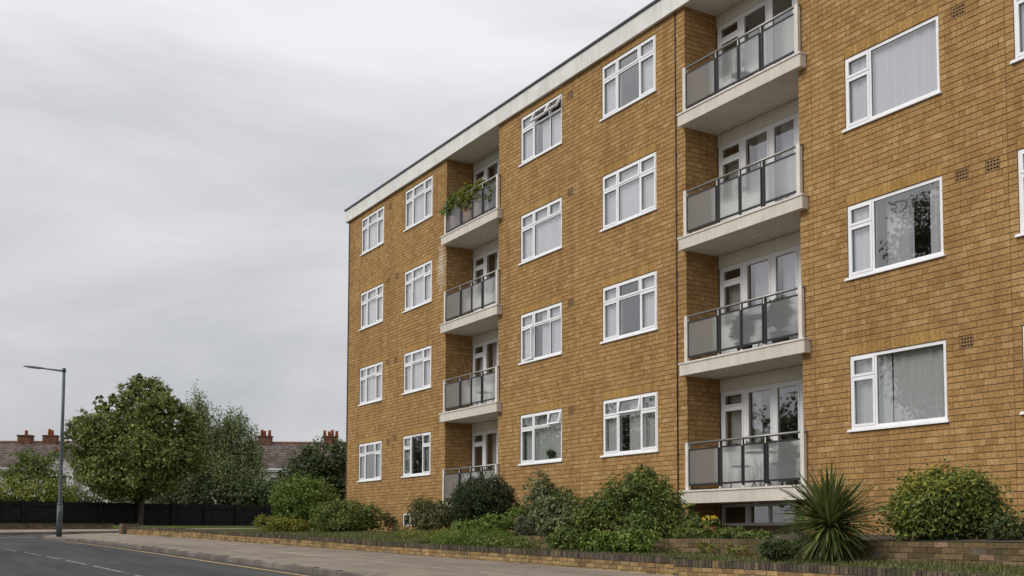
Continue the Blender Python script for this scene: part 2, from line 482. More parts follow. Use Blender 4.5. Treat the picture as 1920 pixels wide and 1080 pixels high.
# ------------------------------------------------------------------ helpers
class MB:
    def __init__(s):
        s.v, s.f, s.m = [], [], []
    def quad(s, a, b, c, d, mi=0):
        i = len(s.v)
        s.v += [tuple(a), tuple(b), tuple(c), tuple(d)]
        s.f.append((i, i + 1, i + 2, i + 3)); s.m.append(mi)
        return s
    def box(s, x0, x1, y0, y1, z0, z1, mi=0):
        if x0 > x1: x0, x1 = x1, x0
        if y0 > y1: y0, y1 = y1, y0
        if z0 > z1: z0, z1 = z1, z0
        i = len(s.v)
        s.v += [(x0, y0, z0), (x1, y0, z0), (x1, y1, z0), (x0, y1, z0), (x0, y0, z1), (x1, y0, z1), (x1, y1, z1), (x0, y1, z1)]
        for q in ((0, 3, 2, 1), (4, 5, 6, 7), (0, 1, 5, 4), (1, 2, 6, 5), (2, 3, 7, 6), (3, 0, 4, 7)):
            s.f.append(tuple(i + k for k in q)); s.m.append(mi)
        return s
    def obox(s, c, ax, ay, az, mi=0):
        """oriented box, half-vectors"""
        c, ax, ay, az = Vector(c), Vector(ax), Vector(ay), Vector(az)
        i = len(s.v)
        for sz in (-1, 1):
            for sx, sy in ((-1, -1), (1, -1), (1, 1), (-1, 1)):
                s.v.append(tuple(c + sx * ax + sy * ay + sz * az))
        for q in ((0, 3, 2, 1), (4, 5, 6, 7), (0, 1, 5, 4), (1, 2, 6, 5), (2, 3, 7, 6), (3, 0, 4, 7)):
            s.f.append(tuple(i + k for k in q)); s.m.append(mi)
        return s
    def tube(s, pts, rad, n=8, mi=0, cap=True):
        pts = [Vector(p) for p in pts]
        if not hasattr(rad, '__len__'):
            rad = [rad] * len(pts)
        i0 = len(s.v)
        ref = Vector((0.13, 0.21, 0.97))
        for k, p in enumerate(pts):
            t = (pts[min(k + 1, len(pts) - 1)] - pts[max(k - 1, 0)]).normalized()
            rr = ref if abs(t.dot(ref)) < 0.93 else Vector((1, 0, 0))
            a = t.cross(rr).normalized(); b = t.cross(a)
            for q in range(n):
                an = 2 * math.pi * q / n
                s.v.append(tuple(p + rad[k] * (math.cos(an) * a + math.sin(an) * b)))
        for k in range(len(pts) - 1):
            for q in range(n):
                a0 = i0 + k * n + q; a1 = i0 + k * n + (q + 1) % n
                s.f.append((a0, a1, a1 + n, a0 + n)); s.m.append(mi)
        if cap:
            s.f.append(tuple(i0 + q for q in range(n))[::-1]); s.m.append(mi)
            e = i0 + (len(pts) - 1) * n
            s.f.append(tuple(e + q for q in range(n))); s.m.append(mi)
        return s

ORG = {}
def wl(o):
    return ORG.get(o.name, Vector((0, 0, 0)))

def tag(o, label=None, cat=None, group=None, kind=None):
    if label: o['label'] = label
    if cat: o['category'] = cat
    if group: o['group'] = group
    if kind: o['kind'] = kind
    return o

def thing(name, loc, label, cat, group=None, rz=0.0):
    o = bpy.data.objects.new(name, None)
    o.empty_display_size = 0.3
    COL.objects.link(o)
    o.location = loc
    o.rotation_euler = (0, 0, rz)
    return tag(o, label, cat, group)

def mk(name, mb, mats, parent=None, smooth=False, off=None):
    """mesh object; vertices are given in the parent's own space shifted by off (world point of the parent's origin)"""
    me = bpy.data.meshes.new(name)
    v = mb.v
    if off is not None:
        v = [(a - off[0], b - off[1], c - off[2]) for a, b, c in v]
    me.from_pydata(v, [], mb.f)
    if not isinstance(mats, (list, tuple)): mats = [mats]
    for m in mats: me.materials.append(m)
    if len(mats) > 1:
        me.polygons.foreach_set('material_index', mb.m)
    if smooth:
        me.polygons.foreach_set('use_smooth', [True] * len(me.polygons))
    me.update()
    o = bpy.data.objects.new(name, me)
    COL.objects.link(o)
    if parent: o.parent = parent
    return o

def np_mesh(name, V, F, mat, parent=None, k=4):
    me = bpy.data.meshes.new(name)
    V = np.asarray(V, np.float32); F = np.asarray(F, np.int32)
    me.vertices.add(len(V)); me.vertices.foreach_set('co', V.ravel())
    me.loops.add(F.size); me.loops.foreach_set('vertex_index', F.ravel())
    me.polygons.add(len(F))
    me.polygons.foreach_set('loop_start', np.arange(0, F.size, F.shape[1], dtype=np.int32))
    me.materials.append(mat)
    me.update(calc_edges=True)
    me.shade_flat()
    o = bpy.data.objects.new(name, me)
    COL.objects.link(o)
    if parent: o.parent = parent
    return o

def leaf_mesh(P, Nn, A, L, Wd):
    """two triangles per leaf, folded on the midrib"""
    A = A - Nn * (A * Nn).sum(1)[:, None]
    A /= np.linalg.norm(A, axis=1)[:, None] + 1e-9
    B = np.cross(Nn, A)
    L = L[:, None]; Wd = Wd[:, None]
    b = P - A * L * 0.5
    t = P + A * L * 0.5 - Nn * L * 0.10
    l = P + B * Wd * 0.5 - A * L * 0.06 + Nn * Wd * 0.18
    r = P - B * Wd * 0.5 - A * L * 0.06 + Nn * Wd * 0.18
    n = len(P)
    V = np.stack([b, l, t, r], 1).reshape(-1, 3)
    i = np.arange(n)[:, None] * 4
    F = np.concatenate([i + [0, 2, 1], i + [0, 3, 2]], 1).reshape(-1, 3)
    return V, F

def unit(a):
    return a / (np.linalg.norm(a, axis=1)[:, None] + 1e-9)

def foliage(name, blobs, n, size, seed, mat, parent, per=11, spread=0.10, droop=0.0, aspect=0.55, upb=0.5, shell=0.5, rough=0.22, outl=0.6):
    """leaves gathered in clumps through blobs = [(cx,cy,cz,rx,ry,rz)], local to parent"""
    rg = np.random.default_rng(seed)
    bl = np.array(blobs, float)
    w = (bl[:, 3] * bl[:, 4] * bl[:, 5]) ** 0.75
    nc = max(1, n // per)
    k = rg.choice(len(bl), nc, p=w / w.sum())
    d = unit(rg.normal(size=(nc, 3)))
    lum = np.zeros(nc)
    for q in range(5):
        wv = rg.normal(size=3) * (2.2 + q)
        lum += np.sin(d @ wv + rg.random() * 6.3 + k * 1.7) / (1.2 + 0.5 * q)
    rr = (shell + (1 - shell) * rg.random(nc) ** 0.6) * (1 + rough * 0.5 * lum) * (1 + rg.normal(size=nc) * 0.05)
    c = bl[k, :3] + d * bl[k, 3:] * rr[:, None]
    mean_r = bl[k, 3:].mean(1)
    P = np.repeat(c, per, 0)
    sp = np.repeat(spread * (0.5 + mean_r), per)[:, None]
    dd = np.repeat(d, per, 0)
    G = rg.normal(size=P.shape) * sp
    P = P + G * [1, 1, 0.8]
    if droop:
        P = np.repeat(c, per, 0) + G * [.45, .45, .4]
        P[:, 2] -= rg.random(len(P)) ** 1.2 * droop
    Nn = unit(dd * outl + [0, 0, upb] + rg.normal(size=P.shape) * 0.55)
    A = unit(rg.normal(size=P.shape) + dd * 0.8 - np.array([0, 0, 0.5 + 2.5 * (droop > 0)]))
    L = size * (0.6 + 0.8 * rg.random(len(P)))
    V, F = leaf_mesh(P, Nn, A, L, L * aspect)
    return tag(np_mesh(name, V, F, mat, parent), kind='stuff')

def limbs(mb, base, top, r0, blobs, seed, nl=8, start=0.35):
    rg = random.Random(seed)
    base, top = Vector(base), Vector(top)
    mid = base.lerp(top, 0.5) + Vector((rg.uniform(-.05, .05), rg.uniform(-.05, .05), 0)) * (top - base).length
    mb.tube([base - Vector((0, 0, 0.1)), base + Vector((0, 0, .04)) * (top - base).length, mid, top], [r0 * 1.35, r0, r0 * 0.7, r0 * 0.25], 9)
    for i in range(nl):
        t = start + (0.95 - start) * i / nl
        s = base.lerp(mid, t * 2) if t < .5 else mid.lerp(top, t * 2 - 1)
        b = rg.choice(blobs)
        e = Vector((b[0] + rg.uniform(-.6, .6) * b[3], b[1] + rg.uniform(-.6, .6) * b[4], b[2] + rg.uniform(-.3, .6) * b[5]))
        m = s.lerp(e, .5) + Vector((0, 0, .08 * (e - s).length))
        mb.tube([s, m, e], [r0 * 0.45 * (1 - .5 * t), r0 * .28 * (1 - .5 * t), r0 * .08], 6)

def road_z(x):
    return -0.0195 * max(-95.0, min(60.0, x))
def pav_z(x):
    return road_z(x) + 0.1

# ------------------------------------------------------------------ ground, road, pavement
def sheet(name, stations, zf, mat, kind='structure', nsub=1):
    """strip of quads between pairs of points"""
    mb = MB()
    rows = []
    for a, b in stations:
        row = []
        for j in range(nsub + 1):
            t = j / nsub
            x = a[0] + (b[0] - a[0]) * t; y = a[1] + (b[1] - a[1]) * t
            row.append((x, y, zf(x, y, t)))
        rows.append(row)
    nn = nsub + 1
    for r_ in rows: mb.v += r_
    for i in range(len(rows) - 1):
        for j in range(nsub):
            q = (i * nn + j, i * nn + j + 1, (i + 1) * nn + j + 1, (i + 1) * nn + j)
            mb.f.append(q); mb.m.append(0)
    o = mk(name, mb, mat)
    if kind: tag(o, kind=kind)
    return o

def subdiv(poly, step=1.0):
    o = []
    for (a, b) in zip(poly[:-1], poly[1:]):
        n = max(1, int(math.dist(a, b) / step))
        for i in range(n):
            t = i / n
            o.append(tuple(a[k] + (b[k] - a[k]) * t for k in range(len(a))))
    o.append(tuple(poly[-1]))
    return o

def offset(poly, d):
    o = []
    for i, p in enumerate(poly):
        a = poly[max(0, i - 1)]; b = poly[min(len(poly) - 1, i + 1)]
        tx, ty = b[0] - a[0], b[1] - a[1]
        l = math.hypot(tx, ty) or 1
        o.append((p[0] - ty / l * d, p[1] + tx / l * d))
    return o

gx = [-1500, -300, -140, -110, -95, -70, -50, -30, -10, 10, 30, 60, 100, 300, 1500]
sheet('ground', [((x, -1500), (x, 1500)) for x in gx], lambda x, y, t: road_z(x) - 0.06, M['ground'])
rx = [-300, -140, -110, -95, -80, -60, -40, -20, 0, 20, 40, 60, 120]
sheet('road', [((x, -6.8 - max(0, (-x - 40) * .05)), (x, 9.5)) for x in rx], lambda x, y, t: road_z(x), M['asphalt'])
# opposite pavement
sheet('opposite_pavement', [((x, -10.5 - max(0, (-x - 40) * .05)), (x, -6.8 - max(0, (-x - 40) * .05))) for x in rx], lambda x, y, t: pav_z(x), M['pavement'])
KERB = [(9, 6.55), (-10, 6.46), (-18, 6.36), (-25, 6.26), (-30, 6.17), (-34, 5.98), (-37, 5.72), (-39.3, 5.28), (-40.4, 5.2), (-41.6, 5.45),
        (-42.8, 6.05), (-45, 7.3), (-47.2, 9.0), (-54, 16.5), (-61, 24)]
SIDE_NEAR = KERB[9:]
SIDE_FAR = [(-45.2, 3.2), (-46.6, 4.6), (-48.4, 6.65), (-50.9, 9.7), (-57, 16.5), (-64, 24)]
sheet('side_road', list(zip([(-40.9, 5.3), (-42.6, 5.9), (-45, 7.3), (-47.2, 9.0), (-54, 16.5), (-61, 24)], SIDE_FAR)), lambda x, y, t: road_z(x) + 0.004, M['asphalt'])
WALL = [(4, 11.1), (-7, 11.02), (-13.2, 10.95), (-15.5, 10.92), (-19, 10.78), (-24, 10.47), (-30, 10.02), (-37, 9.62), (-40, 9.25), (-44.6, 8.75)]
kb = offset(KERB, -0.12)
inner_line = [(9, 11.25), (-10, 11.1), (-18, 10.95), (-25, 10.55), (-30, 10.15), (-34, 9.9), (-38, 9.65), (-41, 9.3), (-42.5, 9.1), (-43.6, 9.0),
              (-44.6, 8.95), (-45.6, 9.6), (-46.2, 10.6), (-52.4, 17.7), (-59.4, 25)]
pst = list(zip(kb, inner_line))
pst2 = []
for (a0, b0), (a1, b1) in zip(pst[:-1], pst[1:]):
    for i in range(3):
        t = i / 3
        pst2.append((tuple(a0[k] + (a1[k] - a0[k]) * t for k in (0, 1)), tuple(b0[k] + (b1[k] - b0[k]) * t for k in (0, 1))))
pst2.append(pst[-1])
sheet('pavement', pst2, lambda x, y, t: pav_z(x), M['pavement'], nsub=4)
sheet('far_pavement', list(zip([(-44.6, 1.0)] + SIDE_FAR[1:], [(-53.4, 0.5), (-53.7, 5.1), (-54.8, 7.6), (-57.2, 11.3), (-62.6, 18.6), (-67.5, 25)])),
      lambda x, y, t: pav_z(x), M['pavement'])
# kerb: haunch with single stones
mb = MB()
ks = subdiv(KERB, 0.5)
kin = offset(ks, -0.10)
for i in range(len(ks) - 1):
    a, b, c, d = ks[i], ks[i + 1], kin[i + 1], kin[i]
    mb.quad((*a, road_z(a[0]) + .01), (*b, road_z(b[0]) + .01), (*c, road_z(c[0]) + .01), (*d, road_z(d[0]) + .01))
kerb = tag(mk('kerb', mb, M['mortar2']), kind='structure')
rg = random.Random(4)
stones = subdiv(KERB, 0.92)
unit_stone = None
for i in range(len(stones) - 1):
    a, b = Vector(stones[i]), Vector(stones[i + 1])
    t = (b - a); ln = t.length; t.normalize()
    nrm = Vector((t.y, -t.x))
    if unit_stone is None:
        s = MB()
        prof = [(-.06, -.04), (.06, -.04), (.06, .105), (-.035, .105), (-.055, .09)]
        for sx in (-.5, .5):
            s.v += [(sx, y, z) for y, z in prof]
        s.f = [(0, 1, 2, 3, 4), (9, 8, 7, 6, 5)] + [(k, 5 + k, 5 + (k + 1) % 5, (k + 1) % 5) for k in range(5)]
        s.m = [0] * len(s.f)
        o = mk('kerb_stone', s, M['kerb'], kerb)
        unit_stone = o
    else:
        o = unit_stone.copy(); COL.objects.link(o); o.parent = kerb
    mid = (a + b) / 2 + nrm * .06
    dz = road_z(b.x) - road_z(a.x)
    X = Vector((t.x * ln * .985, t.y * ln * .985, dz)); Y = Vector((nrm.x, nrm.y, 0)); Z = Vector((0, 0, 1))
    # local y- is the road side: nrm points to the pavement
    mid3 = Vector((mid.x, mid.y, road_z(mid.x) + rg.uniform(-.004, .004)))
    o.matrix_local = Matrix(((X.x, Y.x, 0, mid3.x), (X.y, Y.y, 0, mid3.y), (X.z, 0, 1, mid3.z), (0, 0, 0, 1)))
# far kerb of the side street
mb = MB()
fk = subdiv(SIDE_FAR, 0.9)
for a, b in zip(fk[:-1], fk[1:]):
    a3, b3 = Vector((*a, road_z(a[0]))), Vector((*b, road_z(b[0])))
    t = b3 - a3
    nrm = Vector((-t.y, t.x, 0)).normalized()
    mb.obox((a3 + b3) / 2 + Vector((0, 0, .04)) + nrm * .0, t * .49, nrm * .065, Vector((0, 0, .068)))
tag(mk('far_kerb', mb, M['kerb']), kind='structure')

def stripe(line, w, z_off, name, mat, parent):
    a = offset(line, w / 2); b = offset(line, -w / 2)
    mb = MB()
    for i in range(len(line) - 1):
        p = [a[i], b[i], b[i + 1], a[i + 1]]
        mb.quad(*[(q[0], q[1], road_z(q[0]) + z_off) for q in p])
    return mk(name, mb, mat, parent)
road = bpy.data.objects['road']
kerb_main = [k for k in KERB if k[0] > -38]
yl = subdiv(offset(kerb_main, 0.33), 0.6)
stripe(yl, 0.085, 0.005, 'yellow_line', M['yline'], road)
cl = subdiv([(6, 4.2), (-10, 3.82), (-19.5, 3.56), (-25.5, 3.32), (-30.7, 2.97), (-38, 2.1), (-48, 0.6), (-60, -1.5)], 0.1)
rg = random.Random(9)
i = 0
while i < len(cl) - 24:
    ln = rg.choice((16, 20, 20, 23))
    seg = cl[i:i + ln]
    stripe(seg, 0.065, 0.005, 'lane_mark', M['wline'], road)
    i += ln + rg.choice((5, 7, 8))
for (ax, ay, bx, by) in ((-41.3, 4.9, -42.2, 4.0), (-42.6, 3.7, -43.6, 3.0), (-42.4, 5.3, -43.3, 4.4), (-43.8, 4.1, -44.7, 3.3)):
    stripe([(ax, ay), (bx, by)], 0.28, 0.009, 'give_way_mark', M['wline'], road)

# ------------------------------------------------------------------ brick walls laid brick by brick
UNIT = {}
def unit_brick(mat, name):
    """1 x 1 x 1 brick mesh with slightly eased arrises, centred"""
    k = (mat.name, name)
    if k not in UNIT:
        UNIT[k] = None
    return k

def frame_xy(P):
    """pixel of a point in a 1920 x 1080 frame; used only to choose which bricks are nearest and in view"""
    d = Vector(P) - cam.location
    z = d.dot(fw)
    if z < .1: return None
    return 960 + 2000 * d.dot(rt) / z, 871.45 - 2000 * d.dot(up) / z, z

def lay(bricks, thing_obj, org, mat, name, most=300, stuff_name='brickwork'):
    """bricks = (centre, ax, ay, az half vectors). The largest in view become parts, the rest one stuff part."""
    sc = []
    for i, (c, ax, ay, az) in enumerate(bricks):
        f = frame_xy(c)
        ok = f and -10 < f[0] < 1930 and -5 < f[1] < 1082
        sc.append((f[2] if ok else 1e9, i))
    sc.sort()
    near = [i for d, i in sc[:most] if d < 1e8]
    ns = set(near)
    first = None
    for i in near:
        c, ax, ay, az = (Vector(q) for q in bricks[i])
        if first is None:
            first = mk(name, MB().box(-1, 1, -1, 1, -1, 1), mat, thing_obj)
            o = first
        else:
            o = first.copy(); COL.objects.link(o); o.parent = thing_obj
        p = c - Vector(org)
        o.matrix_local = Matrix(((ax.x, ay.x, az.x, p.x), (ax.y, ay.y, az.y, p.y), (ax.z, ay.z, az.z, p.z), (0, 0, 0, 1)))
    rest = [b for i, b in enumerate(bricks) if i not in ns]
    if rest:
        a = np.array([[list(q) for q in b] for b in rest])
        c, ax, ay, az = a[:, 0] - np.array(org), a[:, 1], a[:, 2], a[:, 3]
        vs = []
        for sz in (-1, 1):
            for sx, sy in ((-1, -1), (1, -1), (1, 1), (-1, 1)):
                vs.append(c + sx * ax + sy * ay + sz * az)
        V = np.stack(vs, 1).reshape(-1, 3)
        q = np.array([(0, 3, 2, 1), (4, 5, 6, 7), (0, 1, 5, 4), (1, 2, 6, 5), (2, 3, 7, 6), (3, 0, 4, 7)])
        F = (np.arange(len(rest))[:, None, None] * 8 + q[None]).reshape(-1, 4)
        o = np_mesh(stuff_name, V, F, mat, thing_obj)
        tag(o, kind='stuff')

# ------------------------------------------------------------------ the block of flats
D = 14.764
XL, XR = -36.2, -3.5
TOP = 12.45
BORG = Vector((-20.0, D + 4.5, 1.0))
bld = thing('apartment_building', BORG, 'four storey yellow brick block of flats with white windows and recessed balconies', 'building')
CO = 2.7 / 26
BASE = 2.81 - 19 * CO
SILL = [2.81 + 2.7 * k for k in range(4)]
WH = 13 * CO
COLS = {'A': (-35.02, -33.06), 'B': (-31.38, -29.38), 'C': (-24.10, -22.11), 'D': (-20.37, -18.32), 'E': (-12.95, -10.98), 'F': (-9.65, -7.68)}
REC = [(-28.41, -25.27), (-17.32, -14.06)]
DEP = 0.91
YB = D + DEP
openings = []   # x0,x1,z0,z1
for c, (a, b) in COLS.items():
    for k in range(4):
        openings.append((a, b, SILL[k], SILL[k] + WH))
for a, b in REC:
    openings.append((a, b, BASE - .1, TOP + 1))
BW = (-31.35, -30.32, BASE + 4 * CO, BASE + 8 * CO)
openings.append(BW)
def row_of(z):
    return round((z - BASE) / CO)
airs = []
for x, z in [(-21.68, 4.08), (-21.69, 6.78), (-21.70, 9.52), (-21.71, 12.1), (-10.60, 9.45), (-10.61, 6.80), (-10.06, 6.79), (-10.60, 4.10), (-32.51, 12.1),
             (-32.66, 9.54), (-31.94, 9.51), (-32.63, 6.79), (-31.99, 6.77), (-32.52, 4.1), (-32.01, 4.11)]:
    r0 = row_of(z - CO)
    airs.append((x - .125, x + .125, BASE + r0 * CO, BASE + (r0 + 2) * CO))
JOINTS = [-21.31, -13.74, -9.80]
joint_open = [(x - .003, x + .003, BASE - .1, TOP + 1) for x in JOINTS]
soldiers = [(a, b, SILL[k] + WH, SILL[k] + WH + 2 * CO) for c, (a, b) in COLS.items() for k in range(4)]

bricks = []
rg = random.Random(11)
gap_v, gap_h = 0.0042, 0.0140
def wall_rows(x0, x1, y, holes, put, nrows):
    for r_ in range(nrows):
        z0 = BASE + r_ * CO; zc = z0 + CO / 2
        if z0 + CO > TOP + .02: break
        iv = [(x0, x1)]
        for (a, b, c, d) in holes:
            if c - 1e-4 < zc < d + 1e-4:
                nv = []
                for p, q in iv:
                    if b <= p or a >= q: nv.append((p, q)); continue
                    if a > p: nv.append((p, a))
                    if b < q: nv.append((b, q))
                iv = nv
        ph = (r_ % 2) * .1075 + rg.uniform(-.02, .02)
        for p, q in iv:
            k = math.floor((p - ph) / .215)
            x = ph + k * .215
            cuts = []
            while x < q:
                if rg.random() < .40: cuts.append(x + .1075)
                cuts.append(x + .215); x += .215
            last = p
            for cc in cuts + [q]:
                cc = min(max(cc, p), q)
                if cc - last < .045 and cc < q: continue
                if q - cc < .045: cc = q
                if cc - last > .02:
                    put(last + gap_v / 2, cc - gap_v / 2, z0 + gap_h / 2, z0 + CO - gap_h / 2)
                last = cc
                if last >= q: break
def put_face(a, b, c, d):
    y = D + rg.uniform(-.0022, .0022)
    bricks.append((((a + b) / 2, y + .02, (c + d) / 2 + rg.uniform(-.0012, .0012)), ((b - a) / 2, rg.uniform(-.0015, .0015), rg.uniform(-.0008, .0008)), (0, .02, 0), (0, 0, (d - c) / 2)))
NR = 113
wall_rows(XL, XR, D, openings + airs + joint_open + soldiers, put_face, NR)
# return walls of the recesses
for (a, b) in REC:
    for X, sg in ((a, 1), (b, -1)):
        def put_side(p, q, c, d, X=X, sg=sg):
            bricks.append(((X - sg * (.012 + rg.uniform(-.002, .002)), (p + q) / 2, (c + d) / 2), (.012, 0, 0), (0, (q - p) / 2, 0), (0, 0, (d - c) / 2)))
        wall_rows(D + .045, YB - .004, 0, [], put_side, NR)
lay(bricks, bld, BORG, M['brick'], 'brick')
sb = []
for (a, b, c, d) in soldiers:
    n = round((b - a) / .098)
    w = (b - a) / n
    for i in range(n):
        x = a + (i + .5) * w
        if any(abs(x - j) < .05 for j in JOINTS): continue
        sb.append(((x, D + .02 + rg.uniform(-.003, .001), (c + d) / 2), (w / 2 - gap_v / 2, 0, 0), (0, .02, 0), (0, 0, (d - c) / 2 - gap_h / 2)))
lay(sb, bld, BORG, M['soldier'], 'soldier_brick', most=300, stuff_name='lintel_brickwork')

# mortar bed with the openings cut out, and the other walls
YM = D + 0.009
mb = MB()
xs = sorted({XL, XR} | {v for o in openings + airs for v in o[:2]})
zs = sorted({BASE - .3, TOP} | {v for o in openings + airs for v in o[2:] if BASE - .3 < v < TOP})
for i in range(len(xs) - 1):
    run = None
    for j in range(len(zs) - 1):
        xc, zc = (xs[i] + xs[i + 1]) / 2, (zs[j] + zs[j + 1]) / 2
        solid = not any(o[0] < xc < o[1] and o[2] < zc < o[3] for o in openings + airs)
        if solid:
            if run is None: run = zs[j]
        if (not solid or j == len(zs) - 2) and run is not None:
            e = zs[j + 1] if solid else zs[j]
            mb.quad((xs[i], YM, run), (xs[i + 1], YM, run), (xs[i + 1], YM, e), (xs[i], YM, e)); run = None
for (x0, x1, z0, z1) in openings[:24] + [BW] + airs:   # reveals
    y1 = D + .14
    mb.quad((x0, YM, z0), (x0, y1, z0), (x0, y1, z1), (x0, YM, z1))
    mb.quad((x1, YM, z0), (x1, YM, z1), (x1, y1, z1), (x1, y1, z0))
    mb.quad((x0, YM, z1), (x0, y1, z1), (x1, y1, z1), (x1, YM, z1))
    mb.quad((x0, YM, z0), (x1, YM, z0), (x1, y1, z0), (x0, y1, z0))
for (x0, x1, z0, z1) in airs:
    mb.quad((x0, D + .14, z0), (x1, D + .14, z0), (x1, D + .14, z1), (x0, D + .14, z1))
for a, b in REC:
    mb.quad((a - .006, YM, BASE - .3), (a - .006, YB + .05, BASE - .3), (a - .006, YB + .05, TOP), (a - .006, YM, TOP))
    mb.quad((b + .006, YM, BASE - .3), (b + .006, YM, TOP), (b + .006, YB + .05, TOP), (b + .006, YB + .05, BASE - .3))
mk('mortar_bed', mb, M['mortar'], bld, off=BORG)
mb = MB()
mb.quad((XL - .002, D, BASE - .3), (XL - .002, D, TOP), (XL - .002, D + 10, TOP), (XL - .002, D + 10, BASE - .3))
mb.quad((XR, D, BASE - .3), (XR, D + 10, BASE - .3), (XR, D + 10, TOP), (XR, D, TOP))
mb.quad((XL, D + 10, BASE - .3), (XL, D + 10, TOP), (XR, D + 10, TOP), (XR, D + 10, BASE - .3))
mk('rear_wall', mb, M['brick'], bld, off=BORG)
# rooms behind the windows
mb = MB()
parts_x = [XL + .02, -32.2, REC[0][0] - .13, REC[0][1] + .13, -21.31, REC[1][0] - .13, REC[1][1] + .13, -10.3, XR - .05]
for k in range(5):
    z = 1.93 + 2.7 * k if k < 4 else 12.40
    for x0, x1 in zip(parts_x[:-1], parts_x[1:]):
        y0 = D + .16 if (x0, x1) not in [(REC[0][0] - .13, REC[0][1] + .13), (REC[1][0] - .13, REC[1][1] + .13)] else YB + .1
        mb.box(x0 + .003, x1 - .003, y0, D + 4.2, z - .22, z - .01)
for x in parts_x:
    mb.box(x - .04, x + .04, D + .17, D + 4.3, BASE - .2, 12.35)
mb.quad((XL, D + 4.25, BASE), (XR, D + 4.25, BASE), (XR, D + 4.25, 12.4), (XL, D + 4.25, 12.4))
mk('room_interior', mb, M['interior'], bld, off=BORG)

# roof slab, fascia boards, coping
mb = MB().box(XL - .02, XR, D - .045, D + 10.0, TOP + .002, TOP + .40)
mk('roof_slab', mb, M['soffit'], bld, off=BORG)
fx = [XL - .12] + [XL - .12 + 3.05 * i for i in range(1, 11)] + [XR]
for a, b in zip(fx[:-1], fx[1:]):
    mk('fascia_board', MB().box(a + .003, b - .003, D - .10, D - .05, TOP - .012, TOP + .425), M['fascia'], bld, off=BORG)
mk('fascia_board', MB().box(XL - .12, XL - .07, D - .045, D + 10, TOP - .012, TOP + .425), M['fascia'], bld, off=BORG)
mk('roof_coping', MB().box(XL - .15, XR, D - .14, D + .25, TOP + .428, TOP + .475).box(XL - .15, XL + .2, D + .253, D + 10.1, TOP + .428, TOP + .475), M['coping_metal'], bld, off=BORG)

# air bricks
for (x0, x1, z0, z1) in airs:
    mb = MB()
    y0, y1 = D + .004, D + .03
    zb = [z0 + .006 + (z1 - z0 - .012) * t for t in (0, .14, .30, .44, .58, .72, .86, 1)]
    for a, b in ((0, 1), (2, 3), (4, 5), (6, 7)):
        mb.box(x0 + .006, x1 - .006, y0, y1, zb[a], zb[b])
    for t in (0, .25, .5, .75, 1):
        xc = x0 + .016 + (x1 - x0 - .032) * t
        for a, b in ((1, 2), (3, 4), (5, 6)):
            mb.box(xc - .009, xc + .009, y0, y1, zb[a] + .0005, zb[b] - .0005)
    mk('air_brick', mb, M['airbrick'], bld, off=BORG)
# movement joint fillers and downpipes
for x in JOINTS:
    mk('movement_joint', MB().box(x - .004, x + .004, D + .006, D + .03, BASE, TOP), M['mortar'], bld, off=BORG)
mb = MB().tube([(-17.62, D - .022, BASE), (-17.62, D - .022, TOP - .02)], .012, 8)
dp = mk('cable_conduit', mb, M['dark_metal'], bld, smooth=True, off=BORG)
mb = MB()
for i in range(9):
    z = 1.4 + i * 1.3
    mb.box(-17.65, -17.59, D - .022, D + .004, z, z + .03)
mk('pipe_clip', mb, M['dark_metal'], dp)
for v in dp.children[0].data.vertices: v.co = v.co - BORG
mk('cable_conduit', MB().tube([(XL + .10, D - .02, BASE), (XL + .10, D - .02, TOP - .02)], .014, 6), M['dark_metal'], bld, off=BORG)

# ---- windows
def curtain(x0, x1, z0, z1, y, amp, wl_, mat, parent, seed, name='curtain', flare=0.0):
    rg = random.Random(seed)
    n = max(8, int((x1 - x0) / wl_ * 6))
    mb = MB()
    ph = rg.uniform(0, 6)
    ks = [(2 * math.pi / wl_ * rg.uniform(.8, 1.2), rg.uniform(0, 6)) for _ in range(3)]
    rows = 5
    for j in range(rows):
        tz = j / (rows - 1)
        for i in range(n + 1):
            x = x0 + (x1 - x0) * i / n
            d = sum(math.sin(k * (x - x0) + p) for k, p in ks) / 2.2
            mb.v.append((x + flare * (1 - tz) * math.sin(i * .7 + ph) * .01, y + amp * d * (1 - .25 * tz), z0 + (z1 - z0) * tz))
    for j in range(rows - 1):
        for i in range(n):
            a = j * (n + 1) + i
            mb.f.append((a, a + 1, a + n + 2, a + n + 1)); mb.m.append(0)
    return mk(name, mb, mat, parent, smooth=True, off=BORG)

def ring(mb, x0, x1, z0, z1, t, y0, y1):
    mb.box(x0, x0 + t, y0, y1, z0, z1)
    mb.box(x1 - t, x1, y0, y1, z0, z1)
    mb.box(x0 + t, x1 - t, y0 + .0005, y1, z0, z0 + t)
    mb.box(x0 + t, x1 - t, y0 + .0005, y1, z1 - t, z1)

def rot_mb(mb, piv, axis, ang):
    m = Matrix.Rotation(ang, 3, axis)
    p = Vector(piv)
    mb.v = [tuple(p + m @ (Vector(v) - p)) for v in mb.v]
    return mb

